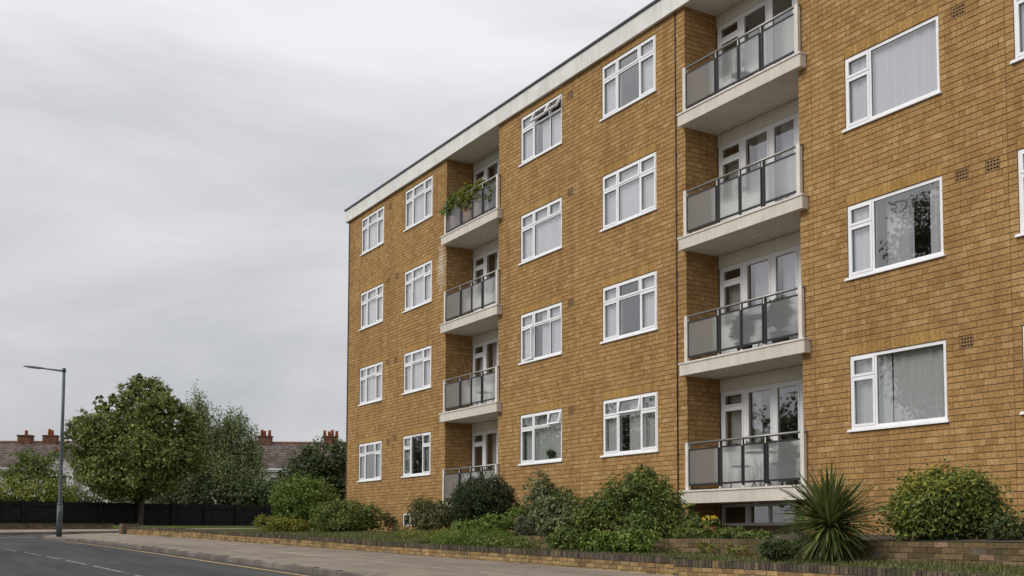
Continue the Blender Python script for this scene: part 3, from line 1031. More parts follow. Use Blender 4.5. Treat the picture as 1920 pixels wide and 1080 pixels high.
FT, BT, ST = 0.055, 0.05, 0.042
def window(x0, x1, z0, z1, bars, lights, parent=bld, label=None, y=D, sill=True, gl='glass'):
    """bars: ('v', fx, fz0, fz1) or ('h', fz, fx0, fx1); lights: (fx0,fx1,fz0,fz1,sash,open)"""
    zs_ = z0 + (.05 if sill else 0)
    w, h = x1 - x0, z1 - zs_
    X = lambda f: x0 + f * w
    Z = lambda f: zs_ + f * h
    yf, yb = y + .020, y + .085
    mb = MB()
    ring(mb, x0 + .003, x1 - .003, zs_, z1 - .003, FT, yf, yb)
    for b in bars:
        if b[0] == 'v':
            t = b[4] if len(b) > 4 else BT
            mb.box(X(b[1]) - t / 2, X(b[1]) + t / 2, yf + .001, yb, Z(b[2]) + (FT if b[2] == 0 else BT / 2), Z(b[3]) - (FT if b[3] == 1 else BT / 2))
        else:
            mb.box(X(b[2]) + (FT if b[2] == 0 else BT / 2), X(b[3]) - (FT if b[3] == 1 else BT / 2), yf + .002, yb, Z(b[1]) - BT / 2, Z(b[1]) + BT / 2)
    win = mk('window', mb, M['white'], parent, off=BORG)
    if label: win['label'] = label
    for L in lights:
        fx0, fx1, fz0, fz1, sash, op = L
        a0 = X(fx0) + (FT if fx0 == 0 else BT / 2); a1 = X(fx1) - (FT if fx1 == 1 else BT / 2)
        c0 = Z(fz0) + (FT if fz0 == 0 else BT / 2); c1 = Z(fz1) - (FT if fz1 == 1 else BT / 2)
        sm = None
        if sash:
            sm = MB()
            ring(sm, a0 - .010, a1 + .010, c0 - .010, c1 + .010, ST, y + .006, y + .06)
            g0, g1, e0, e1 = a0 + ST - .012, a1 - ST + .012, c0 + ST - .012, c1 - ST + .012
        else:
            g0, g1, e0, e1 = a0, a1, c0, c1
        gk = MB()
        ring(gk, g0 - .001, g1 + .001, e0 - .001, e1 + .001, .008, y + .034, y + .05)
        pm = MB().box(g0 + .001, g1 - .001, y + .044, y + .050, e0 + .001, e1 - .001)
        if op:
            kind, ang = op
            if kind == 'top':
                for q in (sm, gk, pm): rot_mb(q, (0, y + .006, c1 + .01), 'X', -ang)
            else:
                px = a0 if kind == 'left' else a1
                for q in (sm, gk, pm): rot_mb(q, (px, y + .006, 0), 'Z', -ang if kind == 'left' else ang)
        if sm: mk('sash', sm, M['white'], win, off=BORG)
        mk('gasket', gk, M['gasket'], win, off=BORG)
        mk('pane', pm, M[gl], win, off=BORG)
    if sill:
        s = MB().box(x0 - .05, x1 + .045, y - .045, y + .03, z0 + .003, z0 + .022)
        s.box(x0 - .045, x1 + .04, y - .035, y + .031, z0 + .0225, z0 + .049)
        mk('sill', s, M['white'], win, off=BORG)
    return win

def three(full_mid=False, open_=None, mid_open=None):
    L = [(0, .295, 0, .70, True, None), (0, .295, .70, 1, True, None), (.705, 1, 0, .70, True, None), (.705, 1, .70, 1, True, None)]
    B = [('v', .295, 0, 1), ('v', .705, 0, 1), ('h', .70, 0, .295), ('h', .70, .705, 1)]
    if full_mid: L.append((.295, .705, 0, 1, False, None))
    else:
        B.append(('h', .70, .295, .705))
        L += [(.295, .705, 0, .70, False, None), (.295, .705, .70, 1, True, mid_open)]
    return B, L
def four(low_mullion=False, top_open=(None, None), left_open=None):
    B = [('v', .33, 0, 1), ('h', .70, 0, .33), ('h', .70, .33, 1), ('v', .69, .70, 1)]
    L = [(0, .33, 0, .70, True, left_open), (0, .33, .70, 1, True, None), (.33, .69, .70, 1, True, top_open[0]), (.69, 1, .70, 1, True, top_open[1])]
    if low_mullion:
        B.append(('v', .72, 0, .70, .028)); L += [(.33, .72, 0, .70, False, None), (.72, 1, 0, .70, False, None)]
    else:
        L.append((.33, 1, 0, .70, False, None))
    return B, L
def big():
    B = [('v', .28, 0, 1), ('h', .70, 0, .28)]
    L = [(0, .28, 0, .70, True, None), (0, .28, .70, 1, True, None), (.28, 1, 0, 1, False, None)]
    return B, L

YC = D + .115
sd = 0
for c, (a, b) in COLS.items():
    for k in range(4):
        if c == 'F' and k == 0: pass
        sd += 1
        lab = None
        if c in 'AB':
            B, L = three(full_mid=(c == 'B' and k == 0))
        elif c == 'D':
            op = ('top', R(9)) if k == 0 else None
            B, L = three(mid_open=op)
            if op: lab = 'window with its small middle top light ajar'
        elif c == 'C':
            if k == 3: B, L = four(True, (('top', R(26)), ('top', R(30)))); lab = 'window with two top lights swung open'
            elif k == 1: B, L = four(True, (None, None), ('left', R(7))); lab = 'window with its left casement ajar'
            elif k == 0: B, L = four(False, (None, ('top', R(12)))); lab = 'window with its right top light ajar'
            else: B, L = four(False)
        else:
            B, L = big()
        z0, z1 = SILL[k], SILL[k] + WH
        w = window(a, b, z0, z1, B, L, label=lab)
        zc0, zc1 = z0 + .03, z1 + .02
        W_ = b - a
        if k == 0:
            if c in 'AB':
                curtain(a + .05, a + .27 * W_, zc0, zc1, YC, .02, .12, M['sidecurtain'], w, sd)
                curtain(b - .27 * W_, b - .03, zc0, zc1, YC, .02, .12, M['sidecurtain'], w, sd + 50)
            elif c == 'C':
                curtain(a + .03, b - .03, zc0, zc1, YC + .05, .03, .17, M['pleat'], w, sd)
            elif c == 'D':
                curtain(a + .03, a + .3 * W_, zc0, zc1, YC, .02, .13, M['pleat'], w, sd)
                curtain(a + .40 * W_, b - .03, zc0, zc1, YC + .06, .03, .2, M['pleat'], w, sd + 50)
            else:
                curtain(a + .03, a + .4 * W_, zc0, zc1, YC + .03, .03, .19, M['pleat'], w, sd)
                curtain(a + .42 * W_, b - .02, zc0, zc1, YC + .05, .035, .22, M['pleat'], w, sd + 50)
        elif c == 'E' and k == 1:
            curtain(a + .30 * W_, a + .58 * W_, zc0, zc1, YC + .22, .02, .16, M['net'], w, sd + 80)  # added net curtain, a pale stand-in for bright sky mirrored in this pane
            curtain(a + .03, a + .27 * W_, zc0, zc1, YC, .012, .2, M['net'], w, sd)
            curtain(b - .17 * W_, b - .02, zc0, zc1, YC + .02, .03, .11, M['net'], w, sd + 50)
        elif c == 'D' and k in (1, 3):
            curtain(a + .03, a + .31 * W_, zc0, zc1, YC, .012, .15, M['net'], w, sd)
            curtain(b - .31 * W_, b - .02, zc0, zc1, YC, .014, .13, M['net'], w, sd + 50)
            curtain(a + .3 * W_, b - .3 * W_, zc0, zc1, YC + .55, .02, .2, M['pleat'], w, sd + 70)
        elif c == 'C' and k == 3:
            curtain(a + .03, a + .34 * W_, zc0, zc1, YC, .01, .15, M['net'], w, sd)
            curtain(a + .46 * W_, b - .02, zc0, zc0 + .95, YC, .01, .15, M['net'], w, sd + 50)
        elif c == 'C' and k == 1:
            curtain(a + .10, a + .33 * W_, zc0 + .15, zc1, YC, .02, .15, M['net'], w, sd)
            curtain(a + .46 * W_, b - .02, zc0, zc1, YC, .01, .15, M['net'], w, sd + 50)
        else:
            curtain(a + .03, b - .02, zc0, zc1, YC, .009 + .006 * (sd % 3), .11 + .05 * (sd % 4), M['net'], w, sd)
# small cellar window at the far end
B = [('v', .5, 0, 1)]
window(BW[0], BW[1], BW[2], BW[3], B, [(0, .5, 0, 1, False, None), (.5, 1, 0, 1, False, None)], sill=False)

# ---- recesses: back walls, doors, balconies
SLAB = [1.655 + 2.7 * k for k in range(4)]
SH = 0.27
def recess(ri):
    a, b = REC[ri]
    mbk = MB()
    for k in range(4):
        z0 = SLAB[k] + SH
        ztop = SLAB[k + 1] if k < 3 else TOP
        # lintel panel over the doors
        mk('lintel_panel', MB().box(a + .004, b - .004, YB + .0, YB + .06, z0 + 2.16, ztop - .004), M['soffit'], bld, off=BORG)
        # door and side light frame
        xa = a + .03; xb = a + 2.40
        fz0, fz1 = z0 + .0, z0 + 2.155
        mb = MB()
        y0, y1 = YB + .005, YB + .075
        xm = [xa, xa + .62 + .10, a + 1.61, xb]
        for x, t in ((xa + .05, .10), (a + .78, .13), (a + 1.61, .13), (xb - .05, .10)):
            mb.box(x - t / 2, x + t / 2, y0, y1, fz0 + .005, fz1)
        segs = [(xa + .10, a + .715), (a + .845, a + 1.545), (a + 1.675, xb - .10)]
        for s0, s1 in segs:
            mb.box(s0, s1, y0 + .002, y1, fz1 - .07, fz1)
            mb.box(s0, s1, y0 + .002, y1, fz0 + .005, fz0 + (.11 if s0 == segs[2][0] else .80))
        mb.box(segs[0][0], segs[0][1], y0 + .002, y1, fz0 + 1.755, fz0 + 1.82)
        d = mk('balcony_door', mb, M['white'], bld, off=BORG)
        cells = [(segs[0][0], segs[0][1], fz0 + .80, fz0 + 1.755, 1), (segs[0][0], segs[0][1], fz0 + 1.82, fz1 - .07, 1),
                 (segs[1][0], segs[1][1], fz0 + .80, fz1 - .07, 1), (segs[2][0], segs[2][1], fz0 + .11, fz1 - .07, 1)]
        for (p, q, r0, r1, sflag) in cells:
            s = MB(); ring(s, p - .004, q + .004, r0 - .004, r1 + .004, .04, y0 - .012, y1 - .02)
            mk('sash', s, M['white'], d, off=BORG)
            g = MB(); ring(g, p + .034, q - .034, r0 + .034, r1 - .034, .008, y0 + .012, y0 + .024)
            mk('gasket', g, M['gasket'], d, off=BORG)
            mk('pane', MB().box(p + .036, q - .036, y0 + .018, y0 + .024, r0 + .036, r1 - .036), M['glass'], d, off=BORG)
        hx = a + .83
        mk('door_handle', MB().box(hx - .012, hx + .012, y0 - .03, y0 + .001, fz0 + .95, fz0 + 1.07).box(hx - .01, hx + .09, y0 - .05, y0 - .031, fz0 + 1.0, fz0 + 1.02), M['steel'], d, off=BORG)
        cur = 'net' if k >= 1 else 'pleat'
        if ri == 1 and k == 3:
            curtain(a + .9, a + 1.5, fz0 + .05, fz0 + 1.55, YB + .2, .015, .16, M['net'], d, 90 + k)
            curtain(a + 1.75, a + 2.3, fz0 + .05, fz0 + 1.6, YB + .2, .015, .16, M['net'], d, 95 + k)
        elif ri == 1 and k == 0:
            curtain(a + .15, a + .66, fz0 + .05, fz1, YB + .2, .025, .13, M['pleat'], d, 90)
            curtain(a + .86, a + 1.05, fz0 + .05, fz1, YB + .2, .025, .1, M['pleat'], d, 91)
        else:
            if k in (1, 2): curtain(a + .12, a + .70, fz0 + .05, fz1 - .3, YB + .2, .02, .14, M['pleat'], d, 80 + k + ri * 7)
            curtain(a + 1.0 if k == 2 else a + .9, a + 1.5, fz0 + .05, fz1, YB + .22, .012, .16, M[cur], d, 90 + k + ri * 9)
            curtain(a + 1.7, a + 2.33, fz0 + .05, fz1, YB + .22, .012, .16, M[cur], d, 95 + k + ri * 9)
        mbk.box(xb + .002, b - .002, YB + .01, YB + .07, z0, z0 + 2.155)
    mk('recess_back_wall', mbk, M['soffit'], bld, off=BORG)
    # cellar lights under the lowest balcony
    zb0, zb1 = 1.20, 1.652
    mb = MB()
    y0, y1 = YB + .003, YB + .07
    segs = [(a + .14, a + .72), (a + .90, a + 1.40), (a + 1.48, a + 2.05)]
    ring(mb, a + .03, a + 2.15, zb0, zb1 - .002, .055, y0, y1)
    for x0, x1 in ((a + .74, a + .88), (a + 1.41, a + 1.47)):
        mb.box(x0, x1, y0 + .002, y1, zb0 + .055, zb1 - .057)
    w = mk('cellar_window', mb, M['white'], bld, off=BORG)
    for s0, s1 in ((a + .085, a + .74), (a + .88, a + 1.41), (a + 1.47, a + 2.095)):
        mk('pane', MB().box(s0 + .002, s1 - .002, y0 + .03, y0 + .036, zb0 + .057, zb1 - .06), M['glass'], w, off=BORG)
    mk('cellar_wall', MB().box(a + .003, b - .003, YB + .002, YB + .06, BASE - .2, zb0 - .002).box(a + 2.153, b - .003, YB + .004, YB + .06, zb0, zb1), M['mortar'], bld, off=BORG)
    # balconies
    for k in range(4):
        zb = SLAB[k]; zt = zb + SH
        x0, x1, yf = a - .055, b + .19, D - .165
        xm = (x0 + x1) / 2 + .02
        s = MB()
        s.box(x0, x1, yf + .03, D - .006, zb + .004, zt - .03)
        s.box(a + .004, b - .004, D - .0055, YB - .003, zb + .004, zt)
        bal = mk('balcony', s, M['soffit'], bld, off=BORG)
        for p, q in ((x0, xm), (xm, x1)):
            mk('fascia_panel', MB().box(p + .002, q - .002, yf, yf + .0295, zb, zt - .032), M['cream'], bal, off=BORG)
        mk('fascia_panel', MB().box(x1 - .001, x1 + .02, yf + .003, D - .007, zb, zt - .032), M['cream'], bal, off=BORG)
        mk('edge_trim', MB().box(x0 - .02, x1 + .035, yf - .02, D - .007, zt - .031, zt + .004), M['lip'], bal, off=BORG)
        mk('floor', MB().box(a + .01, b - .01, D - .005, YB - .006, zt + .0005, zt + .012), M['kerb'], bal, off=BORG)
        mk('soffit_light', MB().tube([(a + 1.6, D + .4, zb + .006), (a + 1.6, D + .4, zb - .02)], .05, 12), M['white'], bal, off=BORG)
        yr = D - .06
        zt += .004
        for px in (a + .07, b + .05):
            mk('post', MB().box(px - .045, px + .045, yr - .035, yr + .035, zt, zt + 1.0), M['lip'], bal, off=BORG)
        mids = ((a + 1.065, .045), (a + 1.722, .022), (a + 2.36, .045))
        for px, hw in mids:
            mk('post', MB().box(px - hw, px - hw + .02, yr - .02, yr + .02, zt + .055, zt + .955).box(px + hw - .02, px + hw, yr - .02, yr + .02, zt + .055, zt + .955)
               .box(px - hw + .02, px + hw - .02, yr - .006, yr + .006, zt + .06, zt + .95), M['dark_metal'], bal, off=BORG)
            mk('post_foot', MB().box(px - .016, px + .016, yr - .016, yr + .016, zt, zt + .055).box(px - .012, px + .012, yr - .0225, yr - .0205, zt + .84, zt + .955), M['lip'], bal, off=BORG)
        mk('handrail', MB().tube([(a - .02, yr, zt + .98), (b + .12, yr, zt + .98)], .026, 10), M['steel'], bal, smooth=True, off=BORG)
        edges = [a + .115, mids[0][0] - .045, mids[0][0] + .045, mids[1][0] - .022, mids[1][0] + .022, mids[2][0] - .045, mids[2][0] + .045, b + .005]
        for p, q in zip(edges[::2], edges[1::2]):
            r_ = MB().box(p, q, yr - .014, yr + .014, zt + .835, zt + .865).box(p, q, yr - .014, yr + .014, zt + .095, zt + .135)
            r_.box(p, p + .018, yr - .0135, yr + .0135, zt + .1355, zt + .8345).box(q - .018, q, yr - .0135, yr + .0135, zt + .1355, zt + .8345)
            mk('panel_frame', r_, M['dark_metal'], bal, off=BORG)
            mk('glass_panel', MB().box(p + .019, q - .019, yr - .005, yr + .005, zt + .1365, zt + .834), M['frosted'], bal, off=BORG)
recess(0)
recess(1)
for a, b in REC:   # little light under the roof
    mk('soffit_light', MB().tube([(a + 1.6, D + .4, TOP + .001), (a + 1.6, D + .4, TOP - .03)], .05, 12), M['white'], bld, off=BORG)

# ------------------------------------------------------------------ garden ground
def interp(tab, x):
    tab = sorted(tab)
    if x <= tab[0][0]: return tab[0][1]
    for (a, va), (b, vb) in zip(tab[:-1], tab[1:]):
        if x <= b: return va + (vb - va) * (x - a) / (b - a)
    return tab[-1][1]
WT_L = [(-44.6, 1.26), (-43, 1.25), (-37.5, 1.15), (-33.3, 1.04), (-28.5, .95), (-23.9, .825), (-19.2, .745), (-15.5, .68), (-13.2, .645)]
WT_R = [(-13.2, .61), (-11.6, .61), (-8.9, .58), (-6.9, .53), (4, .38)]
def wall_top(x):
    return interp(WT_L, x) if x < -13.2 else interp(WT_R, x)
def wall_y(x):
    return interp([(p[0], p[1]) for p in WALL], x)
IN_Y = 12.4
IN_X0, IN_X1 = -22.3, -2.0
def garden_z(x, y):
    wy = wall_y(x)
    zw = wall_top(x) - .05
    if x > IN_X0:
        if y < IN_Y:
            t = max(0, min(1, (y - wy) / (IN_Y - wy)))
            return zw + (.66 - zw) * t * .7
        return .92 + .10 * min(1, (y - IN_Y) / 2.2)
    zf = 1.03 if x > -36 else interp([(-44, 1.12), (-36, 1.05)], x)
    t = max(0, min(1, (y - wy - .15) / 2.2))
    return zw + (max(zf, zw) - zw) * t
mb = MB()
xs_ = [-46 + .5 * i for i in range(int(43 / .5) + 1)]
def strip_garden(name, y0f, y1f, mat, xa, xb, n=8):
    st = []
    x = xa
    while x <= xb + .01:
        st.append(((x, y0f(x)), (x, y1f(x)))); x += .5
    return sheet(name, st, lambda x, y, t: garden_z(x, y), mat, nsub=n)
strip_garden('lawn', lambda x: wall_y(x) + .16, lambda x: IN_Y - .06, M['lawn'], IN_X0 + .01, -2)
strip_garden('flower_bed', lambda x: IN_Y + .02, lambda x: YB + .05, M['soil'], IN_X0 + .01, -2)
strip_garden('garden_lawn', lambda x: wall_y(x) + .16, lambda x: D + .05, M['lawn'], -36.3, IN_X0 - .19)
sheet('side_lawn', [((-36.3, 9.85), (-36.3, 40)), ((-40, 9.4), (-40, 40)), ((-44.3, 9.1), (-44.3, 40)), ((-46, 10.4), (-47, 40)), ((-52.2, 17.9), (-52.5, 40)), ((-59, 25.2), (-59.2, 40))],
      lambda x, y, t: pav_z(x) + .16, M['lawn'], nsub=4)
sheet('far_verge', [((-53.4, -10), (-90, -30)), ((-53.7, 5.1), (-88, 0)), ((-57.2, 11.3), (-88, 15)), ((-62.6, 18.6), (-88, 28)), ((-67.5, 25), (-88, 45))],
      lambda x, y, t: pav_z(x) + .02 - .15 * t * 0, M['lawn'], nsub=4)

# ------------------------------------------------------------------ front garden wall
def path_pts(poly, step):
    return subdiv(poly, step)
wt = thing('garden_wall', (-20, 10.9, .4), 'long low yellow brick garden wall topped with dark bricks on edge along the pavement', 'wall')
WORG = Vector((-20, 10.9, .4))
rg = random.Random(21)
course, cop = [], []
def along(poly):
    """cumulative arclength walker"""
    acc = [0]
    for a, b in zip(poly[:-1], poly[1:]): acc.append(acc[-1] + math.dist(a, b))
    def at(s):
        s = max(0, min(acc[-1] - 1e-6, s))
        for i in range(len(acc) - 1):
            if s <= acc[i + 1]:
                t = (s - acc[i]) / (acc[i + 1] - acc[i])
                a, b = poly[i], poly[i + 1]
                return (a[0] + (b[0] - a[0]) * t, a[1] + (b[1] - a[1]) * t), Vector((b[0] - a[0], b[1] - a[1], 0)).normalized()
    return acc[-1], at
LN, AT = along(WALL)
TH = .215
s = 0
while s < LN - .08:
    (x, y), t = AT(s + .0375)
    z1 = wall_top(x)
    slope = (wall_top(x + .1) - wall_top(x - .1)) / .2 if abs(x + 13.2) > .3 else 0
    T = Vector((t.x, t.y, t.x * slope)).normalized(); Nn = Vector((-t.y, t.x, 0))
    if Nn.y < 0: Nn = -Nn
    cz = z1 - .05 + rg.uniform(-.004, .003)
    cop.append(((x + Nn.x * TH * .48, y + Nn.y * TH * .48 + rg.uniform(-.004, .004), cz), tuple(T * (.0325 + rg.uniform(-.002, .001))), tuple(Nn * (TH * .52)), (rg.uniform(-.002, .002), rg.uniform(-.002, .002), .05)))
    s += .0745
for r_ in range(6):
    s = (r_ % 2) * .1125 - .1125
    while s < LN - .05:
        e = s + .225
        sa, sb_ = max(s, 0), min(e, LN)
        s = e
        if sb_ - sa < .06: continue
        (x, y), t = AT((sa + sb_) / 2)
        zc = wall_top(x) - .105 - (r_ + .5) * .075
        if zc < pav_z(x) - .06: continue
        slope = (wall_top(x + .1) - wall_top(x - .1)) / .2 if abs(x + 13.2) > .3 else 0
        T = Vector((t.x, t.y, t.x * slope)); Nn = Vector((-t.y, t.x, 0))
        if Nn.y < 0: Nn = -Nn
        dd = rg.uniform(-.004, .004)
        parts_ = [(0, 1)] if rg.random() > .18 else [(0, .5), (.5, 1)]
        for p, q in parts_:
            l = (sb_ - sa) * (q - p)
            cx = ((p + q) / 2 - .5) * (sb_ - sa)
            course.append(((x + T.x * cx + Nn.x * (.05 + dd), y + T.y * cx + Nn.y * (.05 + dd), zc + T.z * cx), tuple(T * (l / 2 - .005)), tuple(Nn * .05), (0, 0, .0325)))
lay(course, wt, WORG, M['wall_brick'], 'brick')
lay(cop, wt, WORG, M['coping'], 'coping_brick', stuff_name='coping_brickwork')
mb = MB()
pp = subdiv(WALL, .5)
for a, b in zip(pp[:-1], pp[1:]):
    if (a[0] + 13.2) * (b[0] + 13.2) < 0: pass
    za, zb_ = wall_top(a[0]) - .09, wall_top(b[0]) - .09
    if a[0] > -13.2 >= b[0] or b[0] < -13.2 <= a[0]: zb_ = za = min(za, zb_)
    la, lb = pav_z(a[0]) - .1, pav_z(b[0]) - .1
    f0, f1, k0, k1 = .007, .007, .2, .2
    mb.quad((a[0], a[1] + f0, la), (b[0], b[1] + f1, lb), (b[0], b[1] + f1, zb_), (a[0], a[1] + f0, za))
    mb.quad((a[0], a[1] + f0, za), (b[0], b[1] + f1, zb_), (b[0], b[1] + k1, zb_), (a[0], a[1] + k0, za))
    mb.quad((a[0], a[1] + k0, za), (b[0], b[1] + k1, zb_), (b[0], b[1] + k1, lb), (a[0], a[1] + k0, la))
mk('mortar_core', mb, M['mortar2'], wt, off=WORG)
# end pier
mb = MB()
prg = random.Random(3)
px, py = -44.55, 8.95
for r_ in range(5):
    z = pav_z(px) + r_ * .075 - .02
    for (ix, iy, w, d) in ((-.12, -.28, .11, .05), (.12, -.28, .11, .05), (-.28, -.12, .05, .11), (-.28, .12, .05, .11), (.28, -.12, .05, .11), (.28, .12, .05, .11), (-.12, .28, .11, .05), (.12, .28, .11, .05)):
        mb.obox((px + ix, py + iy, z + .036), (w, 0, 0), (0, d, 0), (0, 0, .032))
mb.box(px - .31, px + .31, py - .31, py + .31, z + .075, z + .13)
mk('pier', mb, M['far_brick'], wt, off=WORG)
mk('pier_core', MB().box(px - .32, px + .32, py - .32, py + .32, pav_z(px) - .1, z + .0745), M['mortar2'], wt, off=WORG)

# raised bed wall
bw = thing('retaining_wall', (-12, IN_Y, .65), 'mossy brown brick wall holding up the raised flower bed behind the lawn', 'wall')
BWO = Vector((-12, IN_Y, .65))
rg = random.Random(31)
ib = []
def in_top(x): return interp([(-22.3, .985), (-15, .935), (-8, .915), (0, .91)], x)
for r_ in range(6):
    x = IN_X0 + (r_ % 2) * .1125
    while x < IN_X1:
        zc = in_top(x) - (r_ + .5) * .079
        if zc > .5 and rg.random() > .015:
            ib.append(((x + .1125, IN_Y + .05 + rg.uniform(-.008, .008), zc), (.1075, 0, rg.uniform(-.001, .001)), (rg.uniform(-.001, .001), .05, 0), (0, 0, .035)))
        x += .225
for c in [i for i in range(int((IN_X1 - IN_X0) / .45))]:
    pass
lay(ib, bw, BWO, M['inner'], 'brick')
mk('mortar_core', MB().box(IN_X0, IN_X1, IN_Y + .008, IN_Y + .09, .5, .905), M['mortar2'], bw, off=BWO)

# ------------------------------------------------------------------ low wall and black fence across the side street
lw = thing('low_brick_wall', (-54.5, 7, 1.1), 'low reddish brick wall in front of the black fence across the side street', 'wall')
LWO = Vector((-54.5, 7, 1.1))
lpoly = [(-52.6, -9), (-53.5, 0), (-53.9, 5.1), (-55, 7.7), (-56.9, 10.7)]
rg = random.Random(5)
mbw = []
ll, lat = along(lpoly)
for r_ in range(3):
    s = (r_ % 2) * .11
    while s < ll - .3:
        (x, y), t = lat(s + .11)
        Nn = Vector((-t.y, t.x, 0))
        mbw.append(((x, y, pav_z(x) + .03 + r_ * .075), tuple(t * .107), tuple(Nn * .1), (0, 0, .034)))
        s += .225
lay(mbw, lw, LWO, M['far_brick'], 'brick', most=0)
mb = MB()
s = 0
while s < ll - .6:
    (x, y), t = lat(s + .3); Nn = Vector((-t.y, t.x, 0))
    mb.obox((x, y, pav_z(x) + .03 + 2.5 * .075 + .03), t * .297, Nn * .13, (0, 0, .028)); s += .6
tag(mk('coping', mb, M['coping'], lw, off=LWO), kind='stuff')

FP = [(-67.8, -6), (-70.6, 6.76), (-72.5, 14.8), (-74.7, 24.5), (-76.2, 31)]
fence = thing('board_fence', (-72.5, 14.8, 1.5), 'long dark black board fence behind the round tree and the lamp post', 'fence')
FO = Vector((-72.5, 14.8, 1.5))
def fz(x): return interp([(-77, 1.57), (-70.6, 1.47), (-67, 1.42)], x)
fl, fat = along(FP)
rg = random.Random(8)
mb = MB(); s = 0
while s < fl - .1:
    (x, y), t = fat(s + .05)
    Nn = Vector((-t.y, t.x, 0))
    h = 1.5 + rg.uniform(-.02, .02)
    if True:
        mb.obox((x + rg.uniform(-.01, .01), y, fz(x) - .05 + h / 2), t * .0535, Nn * .011, (0, 0, h / 2))
    s += .105
tag(mk('board', mb, M['black'], fence, off=FO), kind='stuff')
s = 0
pm = None
while s < fl:
    (x, y), t = fat(s)
    if pm is None:
        pm = mk('post', MB().box(-.05, .05, -.05, .05, -.3, 1.56), M['black'], fence); o = pm
    else:
        o = pm.copy(); COL.objects.link(o); o.parent = fence
    o.location = Vector((x + .09, y - .03, fz(x))) - FO
    s += 2.4
for zz in (.35, 1.2):
    mb = MB()
    ps = subdiv(FP, 1.0)
    for a, b in zip(ps[:-1], ps[1:]):
        A, B_ = Vector((*a, fz(a[0]) + zz)), Vector((*b, fz(b[0]) + zz))
        t = B_ - A
        Nn = Vector((-t.y, t.x, 0)).normalized()
        mb.obox((A + B_) / 2 - Nn * .035, t * .5, Nn * .02, (0, 0, .04))
    mk('rail', mb, M['black'], fence, off=FO)

# ------------------------------------------------------------------ street lamp
LX, LY = -39.44, 5.62
lz = pav_z(LX)
lamp = thing('street_lamp', (LX, LY, lz), 'tall grey green street lamp with a bent arm on the pavement corner', 'street lamp')
mb = MB().tube([(0, 0, -.1), (0, 0, 1.15)], [.098, .092], 14)
mk('base_column', mb, M['lamp'], lamp, smooth=True)
mk('pole', MB().tube([(0, 0, 1.1), (0, 0, 1.18), (0, 0, 3.4), (0, 0, 5.76)], [.099, .066, .058, .05], 14), M['lamp'], lamp, smooth=True)
mk('access_door', MB().box(.098, .107, -.05, .05, .35, .85), M['lamp'], lamp)
ad = Vector((-.52, -.853, 0))
mk('arm', MB().tube([ad * -.06 + Vector((0, 0, 5.72)), ad * .4 + Vector((0, 0, 5.78)), ad * .78 + Vector((0, 0, 5.83))], [.034, .03, .028], 10), M['lampgrey'], lamp, smooth=True)
mk('pole_cap', MB().tube([(0, 0, 5.7), (0, 0, 5.82), (0, 0, 5.84)], [.062, .062, .03], 12), M['lamp'], lamp, smooth=True)
sd_ = Vector((-ad.y, ad.x, 0))
mb = MB()
prof = [(0.66, .03, 5.79, 5.835), (.74, .06, 5.80, 5.86), (1.05, .075, 5.835, 5.90), (1.36, .06, 5.875, 5.92), (1.42, .025, 5.89, 5.915)]
for (d_, hw, z0, z1) in prof:
    c = ad * d_
    for (u, z) in ((-hw, z0), (hw, z0), (hw, (z0 + z1) / 2), (hw * .5, z1), (-hw * .5, z1), (-hw, (z0 + z1) / 2)):
        p = c + sd_ * u; mb.v.append((p.x, p.y, z))
for i in range(len(prof) - 1):
    for q in range(6):
        a = i * 6 + q; b = i * 6 + (q + 1) % 6
        mb.f.append((a, b, b + 6, a + 6)); mb.m.append(0)
mb.f += [tuple(range(5, -1, -1)), tuple(range(24, 30))]; mb.m += [0, 0]
mk('lantern', mb, M['lampgrey'], lamp)
mk('lamp_lens', MB().obox(ad * 1.05 + Vector((0, 0, 5.832)), ad * .2 + Vector((0, 0, .022)), sd_ * .05, (0, 0, .012)), M['lens'], lamp)

# ------------------------------------------------------------------ trees
RV = Vector((.5162, .8565, 0)); FV = Vector((-.8565, .5162, 0))
def loc3(a, d, h):
    p = RV * a + FV * d
    return (p.x, p.y, h)
def tree(name, base, label, cat, blobs, n, size, mat, seed, r0, top, per=11, spread=.1, droop=0, group=None, nl=9, start=.3, aspect=.6, shell=.5, rough=.22, trunk_mat='bark'):
    t = thing(name, base, label, cat, group)
    bl = [(*loc3(a, d, h), ra, ra * .95, rz) for (a, d, h, ra, rz) in blobs]
    mb = MB()
    limbs(mb, (0, 0, 0), loc3(*top), r0, bl, seed, nl, start)
    mk('trunk', mb, M[trunk_mat], t, smooth=True)
    foliage('crown', bl, n, size, seed, M[mat], t, per, spread, droop, aspect, shell=shell, rough=rough)
    return t
m = 1 / 28.6
def cb(x, y, rxp, ryp, d=0): return ((x - 263) * m, d, (985 - y) * m, rxp * m, ryp * m)
tree('round_tree', (-72.7, 15.2, 1.5), 'large round leafy green tree in front of the black fence', 'tree',
     [cb(258, 852, 114, 74), cb(266, 752, 48, 46), cb(186, 766, 13, 30), cb(165, 822, 36, 44, -1), cb(348, 835, 40, 58, .5), cb(250, 893, 96, 42, -1), cb(215, 815, 46, 44, -2),
      cb(308, 780, 42, 44, -1.5), cb(262, 722, 26, 20), cb(225, 772, 22, 34, -1), cb(300, 738, 18, 20), cb(355, 790, 22, 26), cb(146, 795, 14, 18), cb(330, 765, 16, 22)],
     46000, .215, 'lf_tree', 5, .30, (0, 0, 6.5), per=16, spread=.062, nl=14, start=.18, rough=.2)
mB = 1 / 25.
def bb(x, y, rxp, ryp, d=0, x0=370): return ((x - x0) * mB, d, (985 - y) * mB, rxp * mB, ryp * mB)
